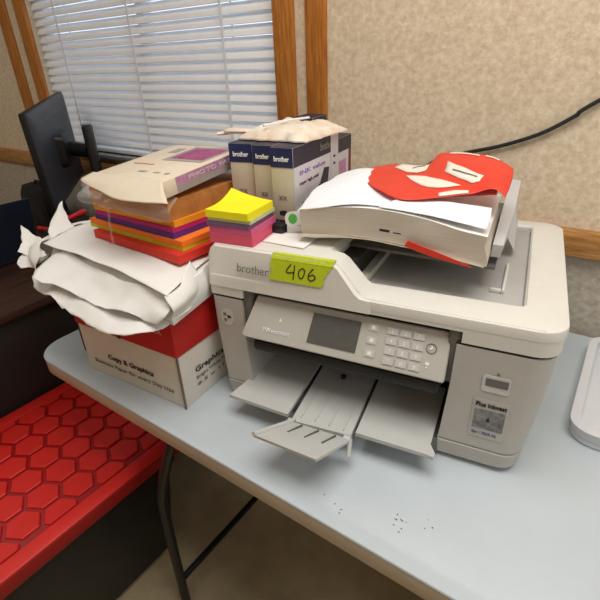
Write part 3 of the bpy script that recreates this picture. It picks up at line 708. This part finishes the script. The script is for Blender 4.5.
def print_patch(name, loop_a, loop_b, m, lift=0.0014):
    '''printed shape between two (u, v) polylines, following the wrapper'''
    n = 12; bm = bmesh.new(); G = []
    for k in range(5):
        rowv = []
        for i in range(n+1):
            t = i/n*(len(loop_a)-1); a = min(int(t), len(loop_a)-2); f = t-a
            pa = [loop_a[a][c]*(1-f)+loop_a[a+1][c]*f for c in (0, 1)]; pb = [loop_b[a][c]*(1-f)+loop_b[a+1][c]*f for c in (0, 1)]
            u, v = pa[0]*(1-k/4)+pb[0]*k/4, pa[1]*(1-k/4)+pb[1]*k/4
            rowv.append(bm.verts.new(crum(surf(RF, v*3, u*6), 16, 4, 0.0022)+Vector((0, -0.0004, lift))))
        G.append(rowv)
    for k in range(4):
        for i in range(n): bm.faces.new((G[k][i], G[k][i+1], G[k+1][i+1], G[k+1][i]))
    o = finish(name, bm, m, rm); md = o.modifiers.new('thickness', 'SOLIDIFY'); md.thickness = 0.0005; md.offset = 0
    for p in o.data.polygons: p.use_smooth = True
    return o
print_patch('white_print', [(0.25, 0.47), (0.30, 0.37), (0.37, 0.29), (0.44, 0.23), (0.52, 0.19), (0.62, 0.20)], [(0.25, 0.47), (0.31, 0.50), (0.38, 0.48), (0.45, 0.42), (0.53, 0.33), (0.62, 0.20)], 'wrap')
print_patch('white_print', [(0.53, 0.55), (0.60, 0.36), (0.68, 0.22), (0.73, 0.24)], [(0.55, 0.78), (0.63, 0.62), (0.71, 0.44), (0.75, 0.38)], 'wrap')
print_patch('white_print', [(0.17, 0.78), (0.24, 0.60), (0.31, 0.58), (0.37, 0.66)], [(0.21, 0.95), (0.27, 0.92), (0.33, 0.90), (0.38, 0.84)], 'wrap')
print_patch('dark_stroke', [(0.27, 0.72), (0.30, 0.80), (0.34, 0.82)], [(0.27, 0.76), (0.30, 0.84), (0.34, 0.86)], 'grey_ink', 0.0022)
print_patch('dark_stroke', [(0.57, 0.56), (0.64, 0.44), (0.71, 0.33)], [(0.57, 0.60), (0.64, 0.48), (0.71, 0.36)], 'grey_ink', 0.0022)
print_patch('white_print', [(0.50, 0.02), (0.58, 0.02), (0.66, 0.02)], [(0.50, 0.10), (0.58, 0.12), (0.66, 0.09)], 'wrap')
print_patch('white_print', [(0.56, 0.94), (0.66, 0.93), (0.72, 0.90)], [(0.56, 0.97), (0.66, 0.96), (0.72, 0.94)], 'wrap')
print_patch('white_print', [(0.76, 0.92), (0.82, 0.92), (0.86, 0.91)], [(0.76, 0.97), (0.82, 0.97), (0.86, 0.96)], 'wrap')
# curled sheets under the flap at the right
sheet('loose_sheet', [[rp(0.45, -0.02, 0.004), rp(0.72, -0.01, 0.006), rp(0.985, 0.0, 0.008)], [rp(0.50, 0.1, 0.008), rp(0.75, 0.12, 0.012), rp(0.99, 0.10, 0.018)], [rp(0.55, 0.30, 0.006), rp(0.8, 0.28, 0.016), rp(0.985, 0.26, 0.022)]], 'paper_cool', rm, 7, 0.0015, 14, 5)
sheet('pink_fold', [[(.170, .050, .0735), (.235, .074, .076), (.296, .068, .084)], [(.170, .075, .074), (.235, .105, .084), (.296, .100, .094)]], 'wrap_pink', rm, 6, 0.0008, 16, 6)

# ================================================================== CARTON WITH THE PAPER STACK
CR = math.atan2(0.022, 0.292)
cx, cy = -0.891, 0.407
ca = thing('paper_carton', 'white paper carton with red lid beside the printer', 'box', (cx, cy, 0), CR)
CW, CD, CH = 0.293, 0.330, 0.208
box('carton_body', (0.002, 0.002, 0), (CW-0.002, CD-0.002, 0.200), 'carton', ca, 0.002)
box('carton_lid', (-0.001, -0.001, 0.120), (CW+0.001, CD+0.001, CH), 'carton_red', ca, 0.002)
cf = frame((0, 0.001, 0), (1, 0, 0), (0, 0, 1)); cs = frame((CW-0.001, 0, 0), (0, 1, 0), (0, 0, 1))
text('carton_lettering', 'Copy & Graphics', cf @ Matrix.Translation((0.080, 0.052, 0)), 0.017, 'dark_ink', ca, 0.135, bold=0.0002)
text('small_lettering', 'Business Paper for every Day Use', cf @ Matrix.Translation((0.030, 0.030, 0)), 0.013, 'grey_ink', ca, 0.235)
text('carton_lettering', 'Graphics', cs @ Matrix.Translation((0.040, 0.062, 0)), 0.017, 'dark_ink', ca, 0.085, bold=0.0002)
text('small_lettering', 'Bright White Multipurpose', cs @ Matrix.Translation((0.040, 0.046, 0)), 0.010, 'grey_ink', ca, 0.15)
text('small_lettering', '8.5 x 11', cs @ Matrix.Translation((0.040, 0.030, 0)), 0.010, 'grey_ink', ca, 0.08)
text('lid_lettering', 'PAPER', frame((0, -0.001, 0), (1, 0, 0), (0, 0, 1)) @ Matrix.Translation((0.205, 0.165, 0)), 0.014, 'wrap_pink', ca, 0.06)
decal('lid_notch', frame((0, -0.001, 0), (1, 0, 0), (0, 0, 1)), [[(0.138+0.006*math.cos(a*math.pi/6), 0.1235+0.004*math.sin(a*math.pi/6)) for a in range(12)]], 'dark_ink', ca, 0.0005)
box('corner_crease', (CW-0.0022, -0.0012, 0.001), (CW+0.0012, 0.0022, 0.119), 'crease', ca)

# ---- white wrapped ream in torn wrapper
wr = thing('wrapped_ream', 'white paper ream in torn crumpled wrapper on the carton', 'paper', (-0.965, 0.425, CH+0.0005), math.radians(-1.5))
bm = bmesh.new(); nx, ny, nz = 22, 10, 4; V = {}
LW, LD, LH = 0.397, 0.225, 0.058
for i in range(nx+1):
    for j in range(ny+1):
        for kk in range(nz+1):
            a, b, c = i/nx, j/ny, kk/nz
            q = Vector((a*7, b*5, c*2)); d = noise.noise_vector(q)*0.004
            bulge = 0.010*math.sin(c*math.pi)
            V[i,j,kk] = bm.verts.new((LW*a-0.26*LD*b*a+(bulge*0.6 if i == nx else 0)+d.x*(kk > 0), LD*b-(bulge if j == 0 else 0)+0.014*c*(1 if b < .5 else -1)*(1-b*1.0)+d.y*(kk > 0), 0.0005+LH*c*(0.9+0.1*a)+d.z*(1 if c == 1 else 0)))
for i in range(nx+1):
    for j in range(ny+1):
        for kk in range(nz+1):
            if i < nx and j < ny and kk in (0, nz): bm.faces.new((V[i,j,kk], V[i+1,j,kk], V[i+1,j+1,kk], V[i,j+1,kk]))
            if i < nx and kk < nz and j in (0, ny): bm.faces.new((V[i,j,kk], V[i+1,j,kk], V[i+1,j,kk+1], V[i,j,kk+1]))
            if j < ny and kk < nz and i in (0, nx): bm.faces.new((V[i,j,kk], V[i,j+1,kk], V[i,j+1,kk+1], V[i,j,kk+1]))
finish('ream_body', bm, 'paper', wr, True)
inv = (Matrix.Translation((-0.965, 0.425, CH+0.0005)) @ Matrix.Rotation(math.radians(-1.5), 4, 'Z')).inverted()
def wl(x, y, z): return tuple(inv @ Vector((x, y, z)))
# lower skirt sheet: lies on the lid, droops over the front
sheet('torn_wrapper', [[wl(-0.98, 0.50, .222), wl(-0.86, 0.47, .218), wl(-0.74, 0.46, .216), wl(-0.64, 0.46, .216), wl(-0.60, 0.50, .222)],
                       [wl(-0.97, 0.40, .226), wl(-0.85, 0.395, .224), wl(-0.74, 0.39, .222), wl(-0.64, 0.40, .222), wl(-0.565, 0.44, .222)],
                       [wl(-0.93, 0.365, .214), wl(-0.82, 0.355, .208), wl(-0.72, 0.345, .203), wl(-0.62, 0.355, .203), wl(-0.575, 0.40, .210)]], 'paper', wr, 8, 0.007, 13, 11, 0.0008, fold=2.6, edge=0.6)
# middle fold hanging over the front of the ream
sheet('wrapper_fold', [[wl(-0.94, 0.44, .268), wl(-0.82, 0.43, .264), wl(-0.68, 0.42, .262), wl(-0.565, 0.43, .260)],
                       [wl(-0.93, 0.392, .252), wl(-0.82, 0.40, .244), wl(-0.68, 0.398, .240), wl(-0.56, 0.40, .244)],
                       [wl(-0.90, 0.355, .246), wl(-0.80, 0.37, .232), wl(-0.68, 0.372, .228), wl(-0.575, 0.39, .224)]], 'paper', wr, 8, 0.006, 15, 12, 0.0008, fold=2.4, edge=0.5)
# top sheet
sheet('top_wrapper', [[wl(-1.02, 0.62, .276), wl(-0.86, 0.64, .276), wl(-0.70, 0.62, .277), wl(-0.63, 0.60, .273)],
                      [wl(-1.01, 0.52, .278), wl(-0.86, 0.52, .279), wl(-0.70, 0.51, .279), wl(-0.595, 0.50, .273)],
                      [wl(-0.97, 0.425, .277), wl(-0.84, 0.425, .278), wl(-0.69, 0.42, .276), wl(-0.565, 0.408, .270)]], 'paper', wr, 8, 0.0025, 12, 13, 0.0008, fold=1.5)
# open left end: crumpled bag mouth
sheet('bag_end', [[wl(-1.02, 0.60, .272), wl(-1.03, 0.52, .272), wl(-0.99, 0.43, .274), wl(-0.93, 0.41, .262)],
                  [wl(-1.07, 0.58, .262), wl(-1.075, 0.50, .258), wl(-1.04, 0.425, .250), wl(-0.95, 0.39, .246)],
                  [wl(-1.06, 0.57, .232), wl(-1.06, 0.49, .226), wl(-1.01, 0.42, .222), wl(-0.94, 0.385, .226)]], 'paper', wr, 8, 0.012, 16, 14, 0.0008, fold=1.2, edge=0.5)
sheet('torn_spike', [[wl(-1.00, 0.52, .262), wl(-1.01, 0.49, .262), wl(-1.01, 0.46, .262)],
                     [wl(-1.05, 0.532, .290), wl(-1.045, 0.51, .288), wl(-1.05, 0.485, .280)],
                     [wl(-1.08, 0.545, .324), wl(-1.075, 0.535, .320), wl(-1.075, 0.522, .306)]], 'paper', wr, 7, 0.008, 20, 15, 0.0008, edge=0.5)
sheet('torn_spike', [[wl(-1.03, 0.46, .262), wl(-1.02, 0.44, .250), wl(-0.99, 0.42, .236)],
                     [wl(-1.07, 0.455, .268), wl(-1.06, 0.435, .252), wl(-1.03, 0.415, .240)],
                     [wl(-1.10, 0.450, .284), wl(-1.075, 0.43, .262), wl(-1.06, 0.41, .246)]], 'paper', wr, 7, 0.008, 20, 16, 0.0008, edge=0.5)
sheet('torn_corner', [[wl(-1.03, 0.43, .246), wl(-1.02, 0.41, .236), wl(-0.99, 0.40, .228)],
                      [wl(-1.06, 0.42, .240), wl(-1.05, 0.395, .232), wl(-1.02, 0.385, .224)]], 'paper', wr, 8, 0.006, 22, 17, 0.0008, edge=0.4)
# right end folded corners
sheet('end_fold', [[wl(-0.565, 0.405, .268), wl(-0.575, 0.45, .272), wl(-0.605, 0.50, .290)],
                   [wl(-0.552, 0.405, .246), wl(-0.560, 0.455, .250), wl(-0.592, 0.505, .258)],
                   [wl(-0.565, 0.41, .222), wl(-0.572, 0.455, .222), wl(-0.60, 0.50, .224)]], 'paper', wr, 7, 0.006, 18, 18, 0.0008, fold=0.6, edge=0.3)

# ---- coloured paper packs
def pack(label, m, x, y, rz, z0, z1, w_=0.300, d_=0.222, film=False):
    t = thing('coloured_paper_pack', label, 'paper', (x, y, z0), rz, 'coloured paper packs stacked on the carton')
    bm = bmesh.new(); nx, ny = 14, 6; V = {}
    for i in range(nx+1):
        for j in range(ny+1):
            for kk in (0, 1):
                a, b = i/nx, j/ny
                V[i,j,kk] = bm.verts.new((w_*a, d_*b+0.0012*noise.noise(Vector((a*6, z0*90, kk))), (z1-z0)*kk))
    for i in range(nx+1):
        for j in range(ny+1):
            if i < nx and j < ny:
                for kk in (0, 1): bm.faces.new((V[i,j,kk], V[i+1,j,kk], V[i+1,j+1,kk], V[i,j+1,kk]))
            if i < nx and j in (0, ny): bm.faces.new((V[i,j,0], V[i+1,j,0], V[i+1,j,1], V[i,j,1]))
            if j < ny and i in (0, nx): bm.faces.new((V[i,j,0], V[i,j+1,0], V[i,j+1,1], V[i,j,1]))
    finish('sheets', bm, m, t, True)
    return t
Z = 0.2815
pack('red paper pack at the bottom of the coloured stack, on the white ream', 'pk_red', -0.895, 0.500, -0.04, Z, Z+0.016, 0.275)
pack('lime green paper pack directly above the red one in the stack', 'pk_lime', -0.922, 0.512, -0.01, Z+0.0163, Z+0.0245, 0.292)
pack('bright orange paper pack between the lime and purple packs', 'pk_orange', -0.918, 0.511, -0.01, Z+0.0248, Z+0.0352, 0.290)
pack('purple paper pack between the orange and magenta packs', 'pk_purple', -0.903, 0.516, -0.02, Z+0.0355, Z+0.0465, 0.252, 0.190)
pack('magenta paper pack between the purple and amber packs', 'pk_magenta', -0.896, 0.516, -0.02, Z+0.0468, Z+0.0555, 0.245, 0.190)
pack('amber yellow paper pack on top of the magenta one in the stack', 'pk_amber', -0.900, 0.516, 0.0, Z+0.0558, Z+0.0675, 0.250, 0.190)
ZK = Z+0.0680
kp = pack('kraft orange card pack in clear film, under the cream box', 'kraft', -0.895, 0.512, 0.0, ZK, ZK+0.036, 0.240, 0.215)
sheet('clear_film', [[(-0.02, -0.008, 0.002), (0.08, -0.010, 0.002), (0.20, -0.010, 0.001), (0.248, -0.008, 0.002)],
                     [(-0.03, -0.010, 0.020), (0.08, -0.016, 0.018), (0.20, -0.016, 0.018), (0.252, -0.010, 0.020)],
                     [(-0.02, 0.02, 0.040), (0.08, 0.01, 0.0385), (0.20, 0.01, 0.0385), (0.248, 0.02, 0.039)]], 'clear', kp, 8, 0.006, 26, 21, 0.0005, smooth=False)
box('film_ledge', (-0.055, 0.015, 0.012), (-0.004, 0.20, 0.034), 'clear', kp, 0.004)
# film strap hanging down round the coloured packs
sheet('film_strap', [[(0.064, -0.010, 0.006), (0.071, -0.010, 0.006)], [(0.066, -0.014, -0.025), (0.073, -0.014, -0.025)], [(0.072, -0.020, -0.068), (0.079, -0.020, -0.068)]], 'clear', kp, 8, 0.002, 24, 22, 0.0008)

# ---- cream box with photo on top
ZB = ZK+0.0400
cb = thing('paper_box', 'flat cream cardboard box with magenta picture on top of the coloured stack', 'box', (-0.842, 0.492, ZB), math.radians(4), rx=math.radians(4.5), ry=math.radians(-1))
BW, BD, BH = 0.196, 0.235, 0.030
box('box_base', (0, 0, 0), (BW, BD, BH), 'cream_card', cb, 0.002)
tf = frame((0, 0, BH), (1, 0, 0), (0, 1, 0)); sf = frame((BW, 0, 0), (0, 1, 0), (0, 0, 1)); bf = frame((0, 0, 0), (1, 0, 0), (0, 0, 1))
decal('side_print', sf, [rect(0.03, BH*0.45, BD-0.002, BH-0.001)], 'lavender', cb, 0.0005)
decal('side_print', sf, [rect(0.03, 0.001, BD-0.002, BH*0.45)], 'grey_card', cb, 0.0005)
text('side_lettering', 'PHOTO PAPER', sf @ Matrix.Translation((0.06, BH*0.55, 0.0006)), 0.011, 'label_white', cb, 0.15)
decal('top_frame', tf, [rect(0.075, 0.118, 0.180, 0.222)], 'grey_card', cb, 0.0005)
decal('top_picture', tf, [rect(0.088, 0.132, 0.172, 0.210)], 'magenta_photo', cb, 0.0005, 0.0009)
decal('top_marks', tf, [rect(0.040, 0.170, 0.062, 0.205)], 'grey_card', cb, 0.0005)
decal('top_line', tf, [rect(0.03, 0.085, 0.085, 0.089)], 'kraft', cb, 0.0005)
for a in ((0.09, 0.04, 0.11, 0.048), (0.130, 0.04, 0.145, 0.046), (0.16, 0.038, 0.17, 0.046)): decal('top_mark', tf, [rect(*a)], 'grey_card', cb, 0.0005)
# open front flap
sheet('flap', [[(0.00, 0.010, BH+0.0018), (0.065, 0.008, BH+0.0018), (0.13, 0.006, BH+0.0018), (0.194, 0.004, BH+0.0018)],
               [(-0.002, -0.016, BH-0.003), (0.065, -0.022, BH-0.004), (0.135, -0.026, BH-0.006), (0.216, -0.018, BH-0.009)],
               [(0.004, -0.022, BH-0.008), (0.068, -0.038, BH-0.013), (0.145, -0.052, BH-0.019), (0.238, -0.036, BH-0.022)]], 'cream_card', cb, 6, 0.0018, 14, 31, 0.0015)

# ---- black case standing at the left of the carton
bc = slab('black_case', rrect(-0.016, -0.03, 0.016, 0.03, 0.012, 5), 0.0005, 0.085, 'black_plastic', None, 0.006)
bc.location = (-0.958, 0.470, 0); bc.rotation_euler = (0, 0, 0.2)
tag(bc, 'small black case on the white table left of the carton', 'case')

# ================================================================== RIGHT: white tray, cable
wt = thing('plastic_tray', 'shallow white plastic tray on the table right of the printer', 'tray', (0, 0, 0), 0)
out = rrect(0.022, 0.735, 0.36, 1.075, 0.035, 6)
slab('tray_base', out, 0.0005, 0.012, 'white_tray', wt, 0.004)
bm = bmesh.new(); n = len(out)
ins = rrect(0.032, 0.745, 0.35, 1.065, 0.028, 6); ou2 = rrect(0.017, 0.730, 0.365, 1.080, 0.038, 6)
loops = [[(*p, 0.012) for p in ins], [(*p, 0.012) for p in out], [(*p, 0.032) for p in ou2], [(*p, 0.033) for p in ins]]
vs = [[bm.verts.new(p) for p in l] for l in loops]
for a, b in zip(vs, vs[1:]+vs[:1]):
    for i in range(n): bm.faces.new((a[i], a[(i+1) % n], b[(i+1) % n], b[i]))
finish('tray_wall', bm, 'white_tray', wt, True)
cab = tube('power_cable', catmull([(0.55, WY-0.008, 0.98), (0.2, WY-0.008, 0.70), (-0.082, WY-0.008, 0.508), (-0.118, WY-0.008, 0.478), (-0.176, WY-0.008, 0.441), (-0.253, WY-0.008, 0.411), (-0.335, WY-0.008, 0.388), (-0.42, WY-0.010, 0.35), (-0.46, WY-0.012, 0.26), (-0.44, WY-0.030, 0.10), (-0.42, 1.09, 0.006), (-0.30, 1.075, 0.0055)], 8), 0.0042, 'black_plastic', None, 8)
tag(cab, 'black cable sagging along the beige wall behind the printer', 'cable')

# ================================================================== LEFT: desk, laptop, monitors, chair
dk = thing('office_desk', 'dark wood desk standing left of the white table', 'desk', (-1.33, 0.35, ZF), 0)
DX = -1.05
box('desktop', (DX, -0.30, 0.715), (0.0, 0.75, 0.74), 'desk', dk, 0.003)
box('side_panel', (-0.045, -0.28, 0.0), (-0.020, 0.74, 0.715), 'desk_dark', dk, 0.002)
box('side_panel', (DX+0.02, -0.28, 0.0), (DX+0.045, 0.74, 0.715), 'desk_dark', dk, 0.002)
box('back_panel', (DX+0.045, 0.71, 0.15), (-0.045, 0.73, 0.715), 'desk_dark', dk)
# laptop, lid seen from behind
lt = thing('laptop', 'open dark laptop seen from behind on the desk at far left', 'laptop', (-1.69, 0.47, 0.0005), 0)
box('base', (-0.24, -0.09, 0), (0.0, 0.25, 0.016), 'black_plastic', lt, 0.004)
bm = bmesh.new(); A = [(0.0, -0.09, 0.017), (0.0, 0.25, 0.017), (0.045, 0.25, 0.215), (0.045, -0.09, 0.215)]
loft(bm, [A, [(x-0.007, y, z) for x, y, z in A]]); finish('lid', bm, 'navy_lid', lt)
bm = bmesh.new(); A = [(-0.0075, -0.08, 0.026), (-0.0075, 0.24, 0.026), (0.0355, 0.24, 0.207), (0.0355, -0.08, 0.207)]
loft(bm, [A, [(x-0.001, y, z) for x, y, z in A]]); finish('screen', bm, 'screen_off', lt)
# monitor seen from behind, slightly tilted
mx, my = -1.770, 0.925
mdir = Vector((-0.373, 0.35, 0.0)).normalized(); mn = Vector((mdir.y, -mdir.x, 0))
mo = thing('computer_monitor', 'dark grey computer monitor seen from behind in front of the window', 'monitor', (mx, my, 0.0005), math.atan2(mdir.y, mdir.x))
# local: x along the screen, -y is the back (towards the viewer side), z up
RT = Matrix.Rotation(-0.075, 4, 'Y')
def tilt(bm): bmesh.ops.transform(bm, matrix=Matrix.Translation((0, 0, 0.335)) @ RT, verts=bm.verts)
HWm, HHm = 0.252, 0.165
bm = bmesh.new(); add_box(bm, (-HWm, -0.012, -HHm), (HWm, 0.010, HHm), 0.004); tilt(bm); finish('bezel', bm, 'black_plastic', mo, True)
bm = bmesh.new(); add_box(bm, (-HWm+0.006, 0.0101, -HHm+0.006), (HWm-0.006, 0.0115, HHm-0.006)); tilt(bm); finish('screen', bm, 'screen_off', mo)
bm = bmesh.new()
rr = lambda sx, sy, z: [(x, z, y) for x, y in rrect(-sx, -sy, sx, sy, 0.02, 5)]
def rounded_panel(bm, x0, x1, z0, z1, r, ys):
    loft(bm, [[(x+(0.0 if not i_ else (0)), y, z) for x, z in rrect(x0+d, z0+d, x1-d, z1-d, r, 6)] for i_, (y, d) in enumerate(ys)])
bm = bmesh.new(); rounded_panel(bm, -HWm+0.004, HWm-0.004, -HHm+0.004, HHm-0.004, 0.008, [(-0.0118, 0.0), (-0.015, 0.004), (-0.018, 0.02), (-0.020, 0.05)]); tilt(bm)
finish('back_cover', bm, 'monitor', mo, True)
bm = bmesh.new(); add_box(bm, (-0.20, -0.0196, 0.118), (0.20, -0.0170, 0.123)); tilt(bm); finish('vent_slot', bm, 'screen_off', mo)
bm = bmesh.new(); rounded_panel(bm, -0.06, 0.06, -0.06, 0.06, 0.02, [(-0.0195, 0), (-0.045, 0.004), (-0.050, 0.02)]); tilt(bm); finish('mount_plate', bm, 'black_plastic', mo, True)
tube('stand_arm', [(0, -0.045, 0.335), (-0.015, -0.08, 0.33), (-0.028, -0.118, 0.325)], 0.026, 'black_plastic', mo, 12)
box('stand_column', (-0.050, -0.148, 0.012), (-0.008, -0.114, 0.415), 'black_plastic', mo, 0.008)
box('column_cap', (-0.048, -0.146, 0.4151), (-0.010, -0.116, 0.421), 'sill', mo, 0.003)
slab('stand_base', rrect(-0.12, -0.165, 0.12, 0.07, 0.03, 5), 0.0, 0.012, 'black_plastic', mo, 0.004)
# black rounded bag behind the laptop
bm = bmesh.new()
def bag_ring(y, d): return [(x, y, z) for x, z in rrect(-0.17+d, 0.0+d*0.2, 0.17-d, 0.160-d, [0.02, 0.09, 0.09, 0.02], 8)]
loft(bm, [bag_ring(-0.05, 0.02), bag_ring(-0.038, 0.004), bag_ring(0.0, 0.0), bag_ring(0.038, 0.004), bag_ring(0.05, 0.02)])
bag = thing('fabric_bag', 'black rounded fabric bag on the desk behind the laptop', 'bag', (-2.075, 0.965, 0.0005), 2.95)
finish('bag_body', bm, 'black_cloth', bag, True)
tube('bag_handle', catmull([(-0.04, 0, 0.153), (-0.03, 0, 0.172), (0.03, 0, 0.172), (0.04, 0, 0.153)], 5), 0.006, 'black_cloth', bag)
# dark box on the desk (black shapes behind the paper)
db = box('black_box', (-0.115, -0.09, 0), (0.115, 0.09, 0.12), 'black_cloth', None, 0.008); db.location = (-1.47, 0.80, 0.0005); db.rotation_euler = (0, 0, 0.1)
tag(db, 'low black box on the desk behind the crumpled paper', 'box')
def marker(label, loc, rz):
    t = thing('marker_pen', label, 'pen', loc, rz, 'red markers on the desk')
    tube('barrel', [(0, 0, 0), (0.075, 0, 0)], 0.009, 'red_bit', t, 12); tube('cap', [(0.0752, 0, 0), (0.115, 0, 0)], 0.0105, 'red_bit', t, 12)
marker('red marker lying on the desk left of the torn paper spike', (-1.975, 0.868, 0.0115), 0.2)
marker('red marker lying on the low black box behind the wrapped ream', (-1.572, 0.772, 0.1315), 1.9)

# ================================================================== RED-LIDDED STORAGE TOTE UNDER THE TABLE EDGE
LZ = -0.300
tt = thing('storage_tote', 'black storage tote with red hexagon patterned lid under the table edge', 'tote', (-1.081, 0.170, ZF), 0)
hx, hy, hz = 0.254, 0.40, LZ-ZF
lid = slab('lid', rrect(-hx, -hy, hx, hy, 0.03, 6), hz-0.045, hz-0.006, 'red_groove', tt, 0.004)
bm = bmesh.new()
def tub(z, d): return [(x, y, z) for x, y in rrect(-hx+d, -hy+d, hx-d, hy-d, 0.03, 6)]
loft(bm, [tub(0.001, 0.075), tub(0.02, 0.062), tub(hz-0.08, 0.030), tub(hz-0.078, 0.018), tub(hz-0.046, 0.018)])
finish('bin', bm, 'black_plastic', tt, True)
# raised rim and raised hexagon cells of the lid
bm = bmesh.new(); outl = rrect(-hx, -hy, hx, hy, 0.03, 6); inl = rrect(-hx+0.040, -hy+0.040, hx-0.040, hy-0.040, 0.012, 6)
loops = [[(*p, hz-0.0055) for p in outl], [(*p, hz-0.001) for p in outl], [(p[0]*0.995, p[1]*0.995, hz) for p in outl], [(p[0]*1.008, p[1]*1.008, hz) for p in inl], [(*p, hz-0.0055) for p in inl]]
vs = [[bm.verts.new(p) for p in l] for l in loops]; n = len(outl)
for a, b in zip(vs, vs[1:]+vs[:1]):
    for i in range(n): bm.faces.new((a[i], a[(i+1) % n], b[(i+1) % n], b[i]))
finish('lid_rim', bm, 'red_plastic', lid, True)
def clip(poly, ax, lim, sgn):
    out = []
    for i, p in enumerate(poly):
        q = poly[(i+1) % len(poly)]; a = (lim-p[ax])*sgn; b = (lim-q[ax])*sgn
        if a >= 0: out.append(p)
        if a*b < 0:
            t = a/(a-b); out.append((p[0]+(q[0]-p[0])*t, p[1]+(q[1]-p[1])*t))
    return out
bm = bmesh.new(); S = 0.0775; R0 = S/math.sqrt(3)-0.0058
bx0, by0 = -1.156+1.081, 0.446-0.170
for r in range(-9, 10):
    for c in range(-6, 7):
        x = bx0+c*S+(r % 2)*S/2; y = by0+r*S*math.sqrt(3)/2
        hexa = [(x+R0*math.sin(a*math.pi/3), y+R0*math.cos(a*math.pi/3)) for a in range(6)][::-1]
        L = 0.046
        for ax, lim, sg in ((0, hx-L, 1), (0, -hx+L, -1), (1, hy-L, 1), (1, -hy+L, -1)):
            if hexa: hexa = clip(hexa, ax, lim, sg)
        if len(hexa) < 3: continue
        ar = abs(sum(hexa[i][0]*hexa[(i+1) % len(hexa)][1]-hexa[(i+1) % len(hexa)][0]*hexa[i][1] for i in range(len(hexa))))/2
        if ar < 0.0004: continue
        mx_ = sum(p[0] for p in hexa)/len(hexa); my_ = sum(p[1] for p in hexa)/len(hexa)
        loft(bm, [[(px, py, hz-0.0058) for px, py in hexa], [(px, py, hz-0.002) for px, py in hexa], [((px-mx_)*0.95+mx_, (py-my_)*0.95+my_, hz-0.0005) for px, py in hexa]])
finish('hexagon_pattern', bm, 'red_plastic', lid)
